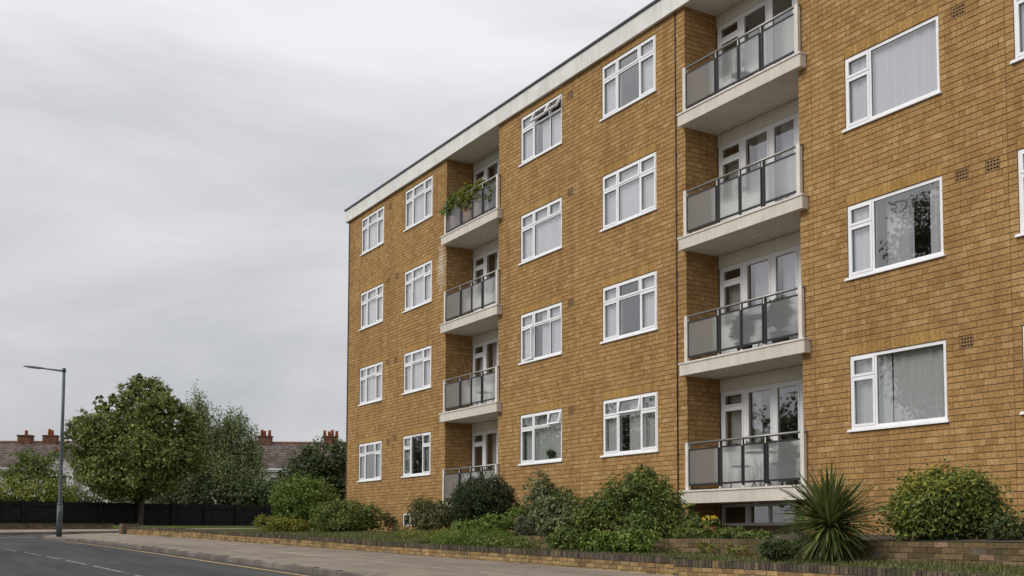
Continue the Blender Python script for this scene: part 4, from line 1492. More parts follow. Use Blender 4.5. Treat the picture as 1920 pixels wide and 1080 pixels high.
tree('birch_tree', (-80.8, 21.1, 1.6), 'taller feathery grey green birch rising behind the round tree', 'tree',
     [bb(368, 760, 24, 46), bb(350, 770, 16, 36), bb(385, 800, 30, 50), bb(365, 850, 40, 60), bb(404, 860, 36, 50)], 16000, .18, 'lf_birch', 15, .14, (0, 0, 10.0), per=18, spread=.12, droop=1.3,
     nl=16, aspect=.45, shell=.2, rough=.35)
tree('birch_tree', (-79.2, 23.7, 1.6), 'shorter drooping birch with hanging branches beside the house roof', 'tree',
     [bb(438, 785, 26, 32, 0, 445), bb(425, 830, 30, 50, 0, 445), bb(462, 820, 22, 40, 0, 445), bb(440, 880, 44, 50, 0, 445), bb(476, 845, 22, 44, 0, 445), bb(468, 890, 34, 34, 0, 445), bb(412, 790, 14, 30, 0, 445)], 19000, .18, 'lf_birch', 16, .13, (0, 0, 8.4),
     per=18, spread=.12, droop=1.3, nl=16, aspect=.45, shell=.2, rough=.35)
def bush(name, base, label, cat, blobs, n, size, mat, seed, per=9, flat=False, spread=.07, group=None, aspect=.55, droop=0, shell=.45, rough=.25, upb=.5, stems=6):
    t = thing(name, base, label, cat, group)
    bl = [(a * 1.6, d, h, ra * 1.35, ra * .6, rz) for (a, d, h, ra, rz) in blobs] if flat else [(*loc3(a, d, h), ra, ra, rz) for (a, d, h, ra, rz) in blobs]
    mb = MB()
    rr = random.Random(seed)
    for i in range(stems):
        b = rr.choice(bl)
        e = Vector((b[0] + rr.uniform(-.5, .5) * b[3], b[1] + rr.uniform(-.5, .5) * b[4], b[2] + rr.uniform(0, .6) * b[5]))
        s0 = Vector((rr.uniform(-.06, .06) + e.x * .25, rr.uniform(-.06, .06) + e.y * .25, -.05))
        sz = max(.006, .018 * b[3])
        mb.tube([s0, s0.lerp(e, .5) + Vector((0, 0, .06)), e], [sz, sz * .7, sz * .25], 5)
    mk('stem', mb, M['bark'], t, smooth=True)
    foliage('foliage', bl, n, size, seed, M[mat], t, per, spread, droop, aspect, upb, shell, rough)
    return t
bush('dark_bush', (-77.6, 22.4, 1.6), 'dark leafy bush under the birches just behind the black fence', 'bush',
     [(-4, 1, 2.0, 1.7, 1.6), (-1.4, 1.5, 2.2, 1.8, 1.7), (1.2, 1, 1.8, 1.6, 1.4), (2.8, 1, 1.9, 1.2, 1.5)], 7500, .24, 'lf_dark', 41, spread=.1)
bush('hedge', (-82.7, 10.0, 1.65), 'yellow green overgrown hedge above the black fence at the far left', 'hedge',
     [(-4.0, 0, 2.0, 1.6, 1.2), (-1.8, 0, 2.1, 1.6, 1.25), (.4, 0, 2.0, 1.5, 1.15), (2.0, 0, 1.9, 1.2, 1.1), (-6.4, 0, 2.1, 1.7, 1.2)], 9000, .24, 'lf_hedge', 42, spread=.1)
tree('small_tree', (-86.9, 10.8, 1.7), 'thin light green tree in front of the left house roof', 'tree',
     [(-1.0, 0, 4.8, 1.1, 1.0), (.2, 0, 4.2, 1.2, 1.0), (-1.4, 0, 3.6, 1.5, .9), (.9, 0, 3.3, 1.1, .9), (1.4, 0, 5.0, .6, .7)], 3800, .2, 'lf_mid', 43, .1, (0, 0, 5), shell=.2, rough=.4)
bush('dark_bush', (-84.5, 14.5, 1.7), 'dark shrub behind the fence between the lamp post and the round tree', 'bush',
     [(-1.6, 0, 1.5, 1.4, 1.3), (1, 0, 1.5, 1.5, 1.3), (3.5, 0, 1.6, 1.6, 1.4), (6, 0, 1.5, 1.6, 1.3)], 5500, .24, 'lf_dark', 44, spread=.1)
bush('garden_hedge', (-77.9, 26.3, 1.65), 'bright green hedge above the fence between the shorter birch and the far corner shrub', 'hedge',
     [(-1.8, 0, 1.7, 1.0, 1.0), (-.2, 0, 2.3, 1.0, 1.2), (1.2, 0, 1.7, 1.0, 1.1), (2.6, 0, 2.0, 1.1, 1.1)], 6500, .2, 'lf_mid', 140, spread=.09)
tree('laurel_tree', (-43.7, 16.9, 1.1), 'dense dark green tree pressed against the far corner of the block', 'tree',
     [(0, 0, 3.1, 1.15, .85), (-.85, 0, 2.6, .9, .8), (.7, .2, 2.4, 1.0, 1.1), (-.2, 0, 1.7, 1.5, 1.1), (-1.5, .4, 2.2, .7, .75), (1.0, .3, 1.5, 1.1, 1.3)], 12000, .15, 'lf_dark', 45, .1, (0, 0, 3.2), per=10, spread=.07)
bush('tall_shrub', (-35.4, 13.0, 1.03), 'big fresh green shrub at the far left corner of the block', 'shrub',
     [(.15, 0, 1.15, .85, .75), (-.45, 0, 1.2, .7, .85), (.55, 0, .75, .75, .65), (-.35, 0, .55, .85, .55), (-.75, .1, .95, .5, .8), (.0, 0, 1.65, .45, .4)], 11000, .095, 'lf_bright', 46, spread=.06)
bush('low_shrub', (-31.6, 12.9, 1.03), 'low spreading green shrub in front of the wall under the ground floor windows', 'shrub',
     [(-.5, 0, .5, .6, .48), (.2, 0, .6, .75, .5), (.8, .1, .42, .5, .42), (-.1, -.2, .3, .8, .33)], 8000, .085, 'lf_mid', 47, spread=.055)
bush('variegated_bush', (-34.3, 12.2, 1.02), 'small pale and yellow leaved bush at the foot of the big fresh green shrub', 'shrub',
     [(-.5, 0, .28, .45, .3), (.1, 0, .22, .4, .25), (-1.0, .1, .3, .35, .3)], 2600, .08, 'lf_gold', 48, spread=.055)
bush('brown_shrub', (-31.1, 14.2, 1.03), 'thin brownish twiggy plant between low shrub and small cellar window', 'plant',
     [(-.1, 0, .45, .26, .3), (.1, 0, .3, .25, .3)], 900, .06, 'lf_brown', 49, spread=.05, shell=.1, rough=.5)
bush('mixed_shrub', (-27.2, 13.7, 1.03), 'brown and green mixed shrub left of the dark round clipped bush', 'shrub',
     [(-.25, 0, .62, .42, .38), (.25, 0, .55, .45, .34), (0, -.2, .3, .65, .3)], 3600, .08, 'lf_brown', 50, spread=.05)
bush('leafy_plant', (-27.4, 13.75, 1.1), 'upright fresh green plant growing through the top of the mixed brown shrub', 'plant',
     [(-.2, 0, .7, .35, .25), (.3, .1, .62, .3, .22), (-.05, -.35, .2, .4, .18)], 1500, .09, 'lf_bright', 51, spread=.05, aspect=.3)
bush('clipped_bush', (-23.4, 13.25, 1.02), 'dark green bush clipped to a ball in front of the lowest far balcony', 'shrub',
     [(0, 0, .80, .80, .70), (-.25, 0, .65, .66, .58), (.28, 0, .72, .62, .62), (0, 0, .7, .5, .5)], 22000, .055, 'lf_round', 52, per=8, spread=.035, shell=.7, rough=.07)
bush('tall_shrub', (-21.65, 13.9, 1.03), 'loose pale tipped shrub against the wall right of the dark clipped ball', 'shrub',
     [(-.05, 0, 1.05, .34, .38), (.2, 0, .8, .42, .4), (-.2, 0, .55, .35, .4)], 3200, .085, 'lf_pale', 53, spread=.055, shell=.3)
bush('dark_shrub', (-21.5, 14.1, 1.03), 'dark leafy shrub behind the loose pale tipped shrub', 'shrub',
     [(.25, 0, .75, .4, .35), (0, 0, .4, .5, .4)], 2400, .08, 'lf_mid', 54, spread=.05)
bush('ground_cover', (-20.9, 11.45, .74), 'bright lime green feathery plant mound just behind the garden wall', 'plant',
     [(-.55, 0, .12, .5, .2), (.1, .1, .2, .5, .25), (.65, .1, .16, .45, .2), (-1.2, .1, .04, .45, .14)], 6500, .06, 'lf_bright', 55, spread=.045, aspect=.3, flat=True)
bush('ground_cover', (-19.3, 11.4, .72), 'dull green ground cover mat beside the lime green mound', 'plant',
     [(-.4, 0, .1, .5, .16), (.35, 0, .1, .45, .14)], 3000, .05, 'lf_mid', 56, spread=.045, flat=True)
bush('ground_cover', (-23.4, 11.9, .92), 'sparse mossy ground cover on the lawn below the dark clipped ball', 'plant',
     [(-.7, 0, .05, .7, .12), (.5, 0, .06, .7, .14)], 3500, .055, 'lf_hedge', 57, spread=.05, aspect=.3, flat=True)
bush('trailing_plant', (-21.9, 13.0, .95), 'sprawling yellow green plant at the foot of the dark clipped ball', 'plant',
     [(-.3, 0, .25, .5, .25), (.25, .2, .42, .32, .32), (-.95, .2, .2, .4, .2)], 3200, .075, 'lf_bright', 58, spread=.05)
bush('grey_bush', (-20.9, 12.95, .95), 'small grey leaved mound between sprawling plant and pale shrub', 'shrub',
     [(0, 0, .25, .27, .25)], 1900, .045, 'lf_grey', 59, spread=.03, shell=.6, rough=.1)
bush('pale_shrub', (-19.9, 13.15, .95), 'pale green large leaved shrub left of the largest shrub', 'shrub',
     [(-.25, 0, .45, .33, .42), (.15, 0, .55, .35, .35), (.05, -.2, .25, .45, .28)], 3600, .095, 'lf_pale', 60, spread=.05)
bush('large_shrub', (-16.55, 12.75, .93), 'largest sprawling green shrub between pale shrub and near balcony', 'shrub',
     [(.05, 0, .75, .62, .52), (.5, 0, .6, .5, .45), (-.45, 0, .6, .55, .42), (.12, 0, 1.1, .3, .27), (.45, .1, 1.0, .22, .3), (-.85, 0, .4, .4, .38), (.2, -.25, .3, .8, .36)], 15000, .075, 'lf_mid', 61, spread=.055, rough=.3)
bush('low_shrub', (-17.5, 11.85, .69), 'low green shrub spilling over the bed wall below the largest shrub, left one', 'shrub',
     [(-.1, 0, .2, .4, .25), (.2, .1, .25, .35, .26)], 2800, .07, 'lf_mid', 62, spread=.05, flat=True)
bush('low_shrub', (-16.0, 11.8, .68), 'low fresh green shrub behind the garden wall below the largest shrub, right one', 'shrub',
     [(-.3, 0, .16, .32, .22), (.15, 0, .18, .35, .22), (.5, .1, .2, .25, .2)], 3400, .08, 'lf_bright', 63, spread=.05, flat=True)
bush('bed_plant', (-15.35, 13.2, .97), 'upright green plant beside the dark cellar recess', 'plant', [(0, 0, .35, .16, .3), (.05, 0, .15, .25, .18)], 900, .075, 'lf_mid', 64, spread=.04)
t = thing('flower_pot', (-15.05, 13.35, .96), 'small brown pot of yellow flowers by the cellar windows', 'flower pot')
mk('pot', MB().tube([(0, 0, 0), (0, 0, .17), (0, 0, .2)], [.09, .13, .14], 12), M['terracotta'], t, smooth=True)
foliage('foliage', [(0, 0, .26, .17, .17, .1)], 500, .06, 65, M['lf_mid'], t, 6, .04)
foliage('flower', [(0, 0, .33, .16, .16, .07)], 70, .045, 66, M['flower'], t, 4, .03, aspect=.9)
bush('bed_plant', (-14.35, 12.9, .92), 'low mixed green edging plants on the bed wall below cellar windows', 'plant',
     [(-.6, 0, .1, .28, .13), (-.2, 0, .08, .3, .12), (.25, 0, .1, .3, .12), (.65, 0, .07, .25, .1)], 3200, .05, 'lf_mid', 67, spread=.04, flat=True)
bush('ivy', (-14.5, 12.33, .66), 'patches of creeping ivy on the face of the bed wall', 'ivy', [(-.9, 0, .18, .22, .12), (.3, 0, .14, .2, .1), (.75, .04, .1, .2, .1), (-.3, .02, .06, .25, .08)], 1100, .045, 'lf_hedge', 68, spread=.03, flat=True)
bush('small_bush', (-11.75, 11.75, .65), 'small dark bush tucked at the left foot of the spiky sword leaved plant', 'shrub', [(-.05, 0, .14, .25, .15), (.18, .05, .16, .2, .15)], 2300, .05, 'lf_dark', 69, spread=.035)
bush('grey_shrub', (-12.6, 13.2, .97), 'thin grey green herb behind the left of the spiky plant', 'plant', [(0, 0, .25, .3, .28), (.35, 0, .2, .25, .22)], 1300, .055, 'lf_pale', 70, spread=.05, aspect=.25, shell=.1)
bush('golden_shrub', (-9.85, 13.2, .95), 'rounded yellow tipped shrub by the wall at the right edge of the garden', 'shrub',
     [(0, 0, .46, .66, .42), (-.42, 0, .34, .42, .34), (.45, 0, .36, .4, .36), (.1, 0, .7, .42, .24), (-.2, 0, .66, .26, .22), (.38, 0, .62, .25, .22)], 15000, .07, 'lf_mid', 71, per=9, spread=.085, rough=.32, shell=.3)
foliage('golden_tips', [(*loc3(0, 0, .62),   .58, .58, .36), (*loc3(-.5, 0, .46), .34, .34, .3), (*loc3(.3, 0, .6), .3, .3, .3)], 4200, .06, 72, M['lf_gold'], bpy.data.objects['golden_shrub'], 6, .085, shell=.85, rough=.3)
bush('bed_plant', (-8.7, 13.2, .95), 'low leafy plant at the right end of the raised bed', 'plant', [(-.2, 0, .15, .3, .17), (.3, 0, .15, .3, .15)], 1500, .06, 'lf_dark', 73, spread=.04)

# spiky sword leaved plant by the bed wall
yu = thing('spiky_plant', (-10.85, 11.9, .64), 'large spiky plant with long sword leaves in front of the bed wall', 'plant')
mb = MB().tube([(0, 0, -.05), (.01, 0, .3), (0, 0, .62)], [.075, .07, .05], 9)
mk('trunk', mb, M['bark'], yu, smooth=True)
rg = random.Random(77)
variants = []
for vi, bend in enumerate((.05, .15, .3, .55, .9, 1.4)):
    s = MB(); nseg = 7
    L_ = 1.0
    x = z = 0.0; ang = 0.0
    for i in range(nseg + 1):
        t = i / nseg
        wdt = .5 * (.55 + 1.4 * t * 2 if t < .25 else 1.25) * max(.03, (1 - ((t - .25) / .75) ** 1.8 if t > .25 else 1)) * .062
        s.v += [(x, -wdt, z + .004), (x, 0, z - .006), (x, wdt, z + .004)]
        ang = bend * t * t
        x += math.cos(-ang) * L_ / nseg; z += math.sin(-ang) * L_ / nseg
    for i in range(nseg):
        for j in (0, 1):
            a = i * 3 + j
            s.f.append((a, a + 1, a + 4, a + 3)); s.m.append(0)
    me_o = mk('leaf', s, M['yucca'], yu, smooth=True)
    variants.append(me_o)
count = 0
for i in range(294):
    # elevation from straight up to hanging
    u = rg.random()
    el = R(88) - u ** .95 * R(146)
    az = rg.uniform(0, 2 * math.pi)
    if el > R(40): vi = rg.choice((0, 0, 1, 1, 2))
    elif el > R(0): vi = rg.choice((1, 2, 2, 3))
    else: vi = rg.choice((1, 2, 3, 3)) if el > R(-30) else rg.choice((0, 1, 2))
    ln = rg.uniform(.52, .9) if el > 0 else rg.uniform(.5, .82)
    if count < len(variants):
        o = variants[count]; vi = count; el = [R(80), R(60), R(45), R(20), R(0), R(-15)][count]
    else:
        o = variants[vi].copy(); COL.objects.link(o); o.parent = yu
    count += 1
    h = .56 if el > R(10) else .54 - .16 * (R(10) - el) / R(70) * rg.uniform(.3, 1)
    rot = Matrix.Rotation(az, 4, 'Z') @ Matrix.Rotation(-el, 4, 'Y') @ Matrix.Rotation(rg.uniform(-.4, .4), 4, 'X')
    o.matrix_local = Matrix.Translation((rg.uniform(-.02, .02), rg.uniform(-.02, .02), h + rg.uniform(-.03, .03))) @ rot @ Matrix.Diagonal((ln, ln * rg.uniform(.8, 1.15), ln, 1))
# the finer blades filling the head of the plant
V_, F_ = [], []
for i in range(330):
    u = rg.random(); el = R(80) - u * R(140); az = rg.uniform(0, 2 * math.pi); ln = rg.uniform(.45, .8)
    vm_ = variants[rg.choice((0, 1, 2, 3) if el > 0 else (1, 2, 3))].data
    mat_ = Matrix.Translation((0, 0, .54 + rg.uniform(-.12, .04))) @ Matrix.Rotation(az, 4, 'Z') @ Matrix.Rotation(-el, 4, 'Y') @ Matrix.Diagonal((ln, ln * .8, ln, 1))
    o0 = len(V_)
    V_ += [tuple(mat_ @ v.co) for v in vm_.vertices]
    F_ += [tuple(o0 + q for q in p.vertices) for p in vm_.polygons]
tag(np_mesh('foliage', V_, F_, M['yucca'], yu), kind='stuff')
# small spiky one at the far cellar window
yu2 = thing('small_spiky_plant', (-30.55, 14.2, 1.03), 'small dark spiky plant left of the far cellar window', 'plant')
for i in range(26):
    o = variants[rg.choice((0, 1, 2))].copy(); COL.objects.link(o); o.parent = yu2
    ln = rg.uniform(.26, .38)
    o.matrix_local = Matrix.Rotation(rg.uniform(0, 6.28), 4, 'Z') @ Matrix.Rotation(-R(rg.uniform(25, 88)), 4, 'Y') @ Matrix.Diagonal((ln, ln, ln, 1))

# grass
def grass(name, boxes, n, seed, hmin=.03, hmax=.09):
    rgn = np.random.default_rng(seed)
    V = []
    tot = sum((b[1] - b[0]) for b in boxes)
    for (x0, x1, f0, f1, zf) in boxes:
        k = int(n * (x1 - x0) / tot)
        x = x0 + (x1 - x0) * rgn.random(k)
        t = rgn.random(k)
        h = hmin + (hmax - hmin) * rgn.random(k) ** 2
        az = rgn.random(k) * 6.28
        for i in range(k):
            y = f0(x[i]) + (f1(x[i]) - f0(x[i])) * t[i]
            z = zf(x[i], y)
            c, s_ = math.cos(az[i]) * .008, math.sin(az[i]) * .008
            V += [(x[i] - c, y - s_, z - .005), (x[i] + c, y + s_, z - .005), (x[i] + s_ * 3 * h[i] / .05, y - c * 3 * h[i] / .05, z + h[i])]
    F = np.arange(len(V)).reshape(-1, 3)
    o = np_mesh(name, V, F, M['grass'])
    return tag(o, 'short rough grass on the lawns behind the garden wall', 'grass', kind='stuff')
grass('grass', [(-22.2, -6, lambda x: wall_y(x) + .2, lambda x: IN_Y - .02, garden_z), (-36.2, -22.5, lambda x: wall_y(x) + .2, lambda x: D - .5, garden_z),
                (-44, -36.3, lambda x: wall_y(x) + .3, lambda x: 16, lambda x, y: pav_z(x) + .16)], 42000, 3)

# ------------------------------------------------------------------ houses beyond the fence
def house(base, w, label, bay, seed, cx_, npot, group='terraced houses beyond the fence'):
    t = thing('terraced_house', base, label, 'house', group, rz=math.atan2(RV.y, RV.x))
    # local x along the terrace, y away from the camera
    hw = w / 2; dep = 7.5; eh = 5.1; rh = 7.45
    mb = MB()
    mb.box(-hw, hw, 0, dep, -.5, eh)
    mb.v += [(-hw, 0, eh), (-hw, dep, eh), (-hw, dep / 2, rh - .1), (hw, 0, eh), (hw, dep, eh), (hw, dep / 2, rh - .1)]
    i = len(mb.v) - 6
    mb.f += [(i, i + 2, i + 1), (i + 3, i + 4, i + 5)]; mb.m += [0, 0]
    mk('wall', mb, M['render'], t)
    rows = 15
    mb = MB()
    for sgn in (0, 1):
        for r_ in range(rows):
            t0, t1 = r_ / rows, (r_ + 1.12) / rows
            def pt(tt, lift):
                yy = -.35 + (dep / 2 + .35) * tt
                if sgn: yy = dep - yy
                return yy, eh - .2 + (rh - eh + .2) * tt + lift
            y0, z0 = pt(t0, .07); y1, z1 = pt(min(1, t1), .02)
            nx = max(1, int(w / .33))
            for q in range(nx):
                xa = -hw + w * q / nx + (r_ % 2) * .03; xb_ = xa + w / nx - .012
                mb.quad((xa, y0, z0), (xb_, y0, z0), (xb_, y1, z1), (xa, y1, z1))
                mb.quad((xa, y0, z0 - .05), (xb_, y0, z0 - .05), (xb_, y0, z0), (xa, y0, z0))
    rf = tag(mk('roof', mb, M['tile'], t), kind='stuff')
    mk('ridge', MB().tube([(-hw, dep / 2, rh + .05), (hw, dep / 2, rh + .05)], .12, 8), M['ridge'], t)
    mk('gutter', MB().box(-hw, hw, -.47, -.36, eh - .26, eh - .16), M['white'], t)
    mk('fascia', MB().box(-hw, hw, -.355, -.30, eh - .42, eh - .15), M['white'], t)
    for (x, z, ww, hh) in ((-hw * .5, 3.0, 1.5, 1.3), (hw * .5, 3.0, 1.5, 1.3), (-hw * .5, .6, 1.7, 1.5), (hw * .55, .6, 1.2, 1.4)):
        mb = MB(); ring(mb, x - ww / 2, x + ww / 2, z, z + hh, .08, -.05, .03)
        mb.box(x - .04, x + .04, -.045, .03, z + .08, z + hh - .08)
        wn = mk('window', mb, M['white'], t)
        mk('pane', MB().box(x - ww / 2 + .08, x + ww / 2 - .08, -.02, -.012, z + .08, z + hh - .08), M['gasket'], wn)
        mk('sill', MB().box(x - ww / 2 - .08, x + ww / 2 + .08, -.12, 0, z - .07, z - .003), M['white'], wn)
    if bay:
        bx = bay * hw * .45
        mb = MB(); bwid = 1.35
        mb.box(bx - bwid, bx + bwid, -.9, -.002, -.5, eh - .1)
        mb.v += [(bx - bwid, -.9, eh - .1), (bx + bwid, -.9, eh - .1), (bx, -.9, eh + 1.3)]
        i = len(mb.v) - 3; mb.f.append((i, i + 1, i + 2)); mb.m.append(0)
        mk('bay_wall', mb, M['render'], t)
        mb = MB()
        for sg in (-1, 1):
            e0 = Vector((bx + sg * (bwid + .25), -1.15, eh - .35)); e1 = Vector((bx, -1.15, eh + 1.42))
            b0 = e0 + Vector((0, 3.1, 0)); b1 = e1 + Vector((0, 3.1, 0))
            mb.quad(e0, e1, b1, b0); dz = Vector((0, 0, .09))
            mb.quad(e0 + dz, b0 + dz, b1 + dz, e1 + dz); mb.quad(e0, e0 + dz, e1 + dz, e1)
        mk('bay_roof', mb, M['tile'], t)
        mb = MB()
        for sg in (-1, 1):
            a = Vector((bx + sg * (bwid + .27), -1.2, eh - .32)); b = Vector((bx, -1.2, eh + 1.45))
            d_ = (b - a) / 2
            mb.obox((a + b) / 2, d_, (0, .03, 0), Vector((0, 0, .11)))
        mk('barge_board', mb, M['ridge'], t)
        wn = MB(); ring(wn, bx - .9, bx + .9, 3.0, 4.3, .08, -.96, -.88)
        wn.box(bx - .33, bx - .27, -.955, -.88, 3.08, 4.22).box(bx + .27, bx + .33, -.955, -.88, 3.08, 4.22)
        wn = mk('window', wn, M['white'], t)
        mk('pane', MB().box(bx - .82, bx + .82, -.925, -.915, 3.08, 4.22), M['gasket'], wn)
    # chimney on the party wall
    cx, cy = cx_, dep / 2
    mb = MB()
    for r_ in range(15):
        z = rh - .9 + r_ * .098
        for q in range(6):
            xa = cx - .60 + q * .20
            mb.box(xa + .006, xa + .194, cy - .36, cy - .30, z, z + .088)
        for q in range(3):
            ya = cy - .30 + q * .2
            mb.box(cx - .60, cx - .54, ya + .004, ya + .19, z, z + .088)
            mb.box(cx + .54, cx + .60, ya + .004, ya + .19, z, z + .088)
    mb.box(cx - .65, cx + .65, cy - .42, cy + .42, rh + .56, rh + .66)
    mb.box(cx - .58, cx + .58, cy - .33, cy + .36, rh - 1.0, rh + .559)
    ch = mk('chimney', mb, M['red_brick'], t)
    for q in range(npot):
        x = cx + (q - (npot - 1) / 2) * .34 + .05 * math.sin(q * 3 + seed)
        hgt = [.5, .42, .55, .45][(q + seed) % 4]
        mk('chimney_pot', MB().tube([(x, cy, rh + .64), (x, cy, rh + .68 + hgt * .8), (x, cy, rh + .68 + hgt * .85), (x, cy, rh + .68 + hgt)], [.15, .12, .15, .14], 10), M['terracotta'], ch, smooth=True)
    return t
# terrace along a line behind the fence
H0 = Vector((-103.3, 12.62, 1.6)) - FV * 3.75
for a0, a1, ca, lab, bay, sd_i, npot in ((-7.0, -.43, -.98, 'terraced house at the far left edge with a plain roof and white walls', 0, 1, 1),
        (-.43, 5.6, 1.26, 'terraced house with a red chimney right beside the street lamp', 1, 2, 2),
        (5.6, 12.5, 11.9, 'terraced house showing between round tree crown and fence', -1, 3, 4),
        (12.5, 17.0, 16.4, 'terraced house glimpsed through the hanging birch branches', 0, 1, 3),
        (17.0, 21.0, 20.42, 'terraced house with tall chimney pots right of the shorter birch', -1, 2, 3),
        (21.0, 26.85, 26.28, 'terraced house with the chimney nearest the corner of the block', 1, 4, 4),
        (26.85, 33.0, 32.4, 'terraced house showing a strip of roof against the corner of the block', 0, 3, 4)):
    c = H0 + RV * ((a0 + a1) / 2)
    house(c, a1 - a0 - .02, lab, bay, sd_i, ca - (a0 + a1) / 2, npot)

# ------------------------------------------------------------------ things on the balconies
FL = [SLAB[k] + SH + .012 for k in range(4)]
def potted(name, loc, label, r0, h, blobs, n, size, mat, seed, potmat='pot', group=None, **kw):
    t = thing(name, loc, label, 'potted plant', group)
    mk('pot', MB().tube([(0, 0, 0), (0, 0, h * .92), (0, 0, h * .92), (0, 0, h)], [r0 * .75, r0, r0 * 1.1, r0 * 1.1], 14), M[potmat], t, smooth=False)
    foliage('foliage', blobs, n, size, seed, M[mat], t, 8, .05, **kw)
    return t
a = REC[0][0]
potted('potted_fern', (a + .42, D + .13, FL[3]), 'leafy green fern spilling over the left end of the top far balcony rail', .2, .5,
       [(0, -.03, .9, .5, .28, .32), (-.2, -.12, .78, .40, .2, .3), (.35, -.02, 1.05, .42, .24, .28)], 3000, .10, 'lf_bright', 81, aspect=.3, shell=.2, rough=.4)
potted('potted_fern', (a + 1.28, D + .13, FL[3]), 'reddish pot with a dark trailing plant, second from the left on the top far balcony', .2, .5,
       [(0, -.03, .68, .42, .22, .22), (-.1, -.06, .95, .36, .24, .26)], 1500, .13, 'lf_gold', 82, 'terracotta', aspect=.4, shell=.2, rough=.4)
potted('potted_fern', (a + 1.95, D + .13, FL[3]), 'pink pot with a yellow green fern in the middle of the top far balcony', .2, .48,
       [(0, -.03, .76, .42, .24, .28), (.1, -.06, .98, .34, .22, .2)], 1500, .13, 'lf_gold', 83, aspect=.3, shell=.2, rough=.4)
potted('potted_fern', (a + 2.75, D + .14, FL[3]), 'dark bushy plant at the right end of the top far balcony', .22, .4,
       [(0, 0, .68, .42, .22, .28), (.1, 0, .9, .3, .2, .2)], 1400, .1, 'lf_mid', 84, 'potdark', shell=.2, rough=.4)
a = REC[1][0]
for dx, lab, sdn, pots, hh in ((1.42, 'rounded dark pot plant behind frosted glass, left of the little table', 85, .17, .25), (2.42, 'taller dark pot plant behind frosted glass, right of the little table', 86, .18, .3)):
    potted('potted_shrub', (a + dx, D + .3, FL[1]), lab, pots, hh, [(0, 0, hh + .32, .3, .26, .24), (.05, 0, hh + .2 if dx < 2 else hh + .5, .22, .22, .2)], 1300, .08, 'lf_dark', sdn, 'potdark')
def bistro_table(loc, label):
    t = thing('bistro_table', loc, label, 'table')
    mk('tabletop', MB().tube([(0, 0, .69), (0, 0, .715)], [.30, .30], 22), M['dark_metal'], t)
    for q in range(3):
        an = q * 2.094 + .4
        c, s_ = math.cos(an), math.sin(an)
        mk('leg', MB().tube([(c * .24, s_ * .24, 0), (c * .05, s_ * .05, .36), (c * .2, s_ * .2, .692)], .011, 6), M['dark_metal'], t, smooth=True)
    return t
def bistro_chair(loc, rz, label):
    t = thing('bistro_chair', loc, label, 'chair', None, rz)
    mk('seat', MB().tube([(0, 0, .44), (0, 0, .465)], [.2, .2], 18), M['dark_metal'], t)
    for sx in (-1, 1):
        mk('leg', MB().tube([(sx * .17, -.17, 0), (sx * .14, -.12, .445)], .011, 6), M['dark_metal'], t, smooth=True)
        mk('leg', MB().tube([(sx * .17, .19, 0), (sx * .15, .14, .46), (sx * .15, .20, .88)], .011, 6), M['dark_metal'], t, smooth=True)
    mb = MB().tube([(-.15, .20, .87), (-.08, .215, .93), (.08, .215, .93), (.15, .20, .87)], .011, 6)
    for x in (-.075, 0, .075): mb.tube([(x, .15, .46), (x, .21, .915)], .007, 5)
    mk('backrest', mb, M['dark_metal'], t, smooth=True)
    return t
bistro_table((a + 1.92, D + .40, FL[1]), 'little dark table between two pot plants on the second near balcony from below')
bistro_table((a + 1.75, D + .40, FL[0]), 'round dark metal table on the lowest near balcony')
bistro_chair((a + 1.22, D + .42, FL[0]), R(90), 'dark metal chair left of the table on the lowest near balcony')
bistro_chair((a + 2.28, D + .42, FL[0]), R(-90), 'dark metal chair right of the table on the lowest near balcony')
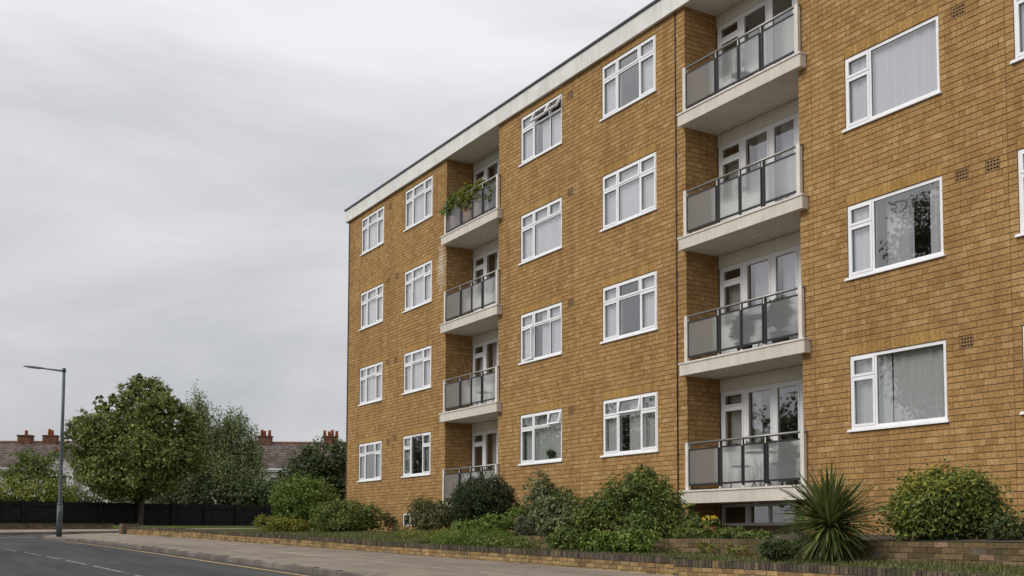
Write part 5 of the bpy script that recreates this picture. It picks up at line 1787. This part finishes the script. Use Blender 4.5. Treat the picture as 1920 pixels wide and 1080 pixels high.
potted('potted_shrub', (a + 1.95, D + .36, FL[0] + .716), 'small leafy pot plant standing on the table of the lowest near balcony', .07, .1, [(0, 0, .17, .14, .14, .1)], 350, .06, 'lf_dark', 87, 'potdark')
potted('potted_shrub', (a + 2.62, D + .35, FL[0]), 'bushy pot plant at the right of the lowest near balcony', .15, .45, [(0, 0, .62, .2, .2, .2)], 700, .07, 'lf_dark', 88, 'potdark')
bistro_chair((REC[0][0] + 1.75, D + .4, FL[1]), R(100), 'dark metal chair on the second far balcony from below')

# ------------------------------------------------------------------ across the road: what the windows mirror
tree('plane_tree', (-32.7, -14, .65), 'tall broad tree across the road, mirrored in the big window of the second storey', 'tree',
     [(.2, 0, 13.0, 2.2, 2.6), (-1.6, .5, 10.6, 3.2, 2.6), (1.6, 0, 10.0, 2.8, 2.8), (.6, .4, 15.2, 1.5, 1.5), (-2.6, 0, 8.0, 2.6, 2.4)], 34000, .2, 'lf_dark', 101, .32, (0, 0, 14))
for i, (x, y, h) in enumerate(((-26, -13.5, 7.6), (-42, -14, 8.8), (-50, -13, 9.2), (-58, -15, 9.6), (-67, -14, 9.8), (-76, -15, 10.2), (-85, -14, 10.4))):
    lab = ['lowest of the street trees opposite the near end of the block', 'street tree just beyond the tall broad tree across the road', 'bushy street tree third beyond the near end across the road', 'middle street tree of the row across the road',
           'street tree past the middle of the row across the road', 'second last street tree of the row across the road', 'last street tree of the row across the road'][i]
    tree('street_tree', (x, y, road_z(x)), lab, 'tree', [(0, 0, h * .62, 3.4, h * .33), (-1.6, .3, h * .45, 2.6, h * .3), (1.8, 0, h * .5, 2.6, h * .3)], 6000, .32, 'lf_dark', 110 + i, .2, (0, 0, h * .8), group='street trees across the road')
bistro_chair((REC[1][0] + 1.35, D + .45, FL[3]), R(200), 'dark metal chair on the topmost near balcony')
t = thing('window_plant', (-22.75, D + .10, SILL[0] + .105), 'small dark pot plant inside the ground floor window with its right top light ajar', 'potted plant')
mk('pot', MB().tube([(0, 0, 0), (0, 0, .1)], [.045, .06], 10), M['potdark'], t)
foliage('foliage', [(0, 0, .16, .15, .05, .09)], 260, .06, 131, M['lf_dark'], t, 6, .04)
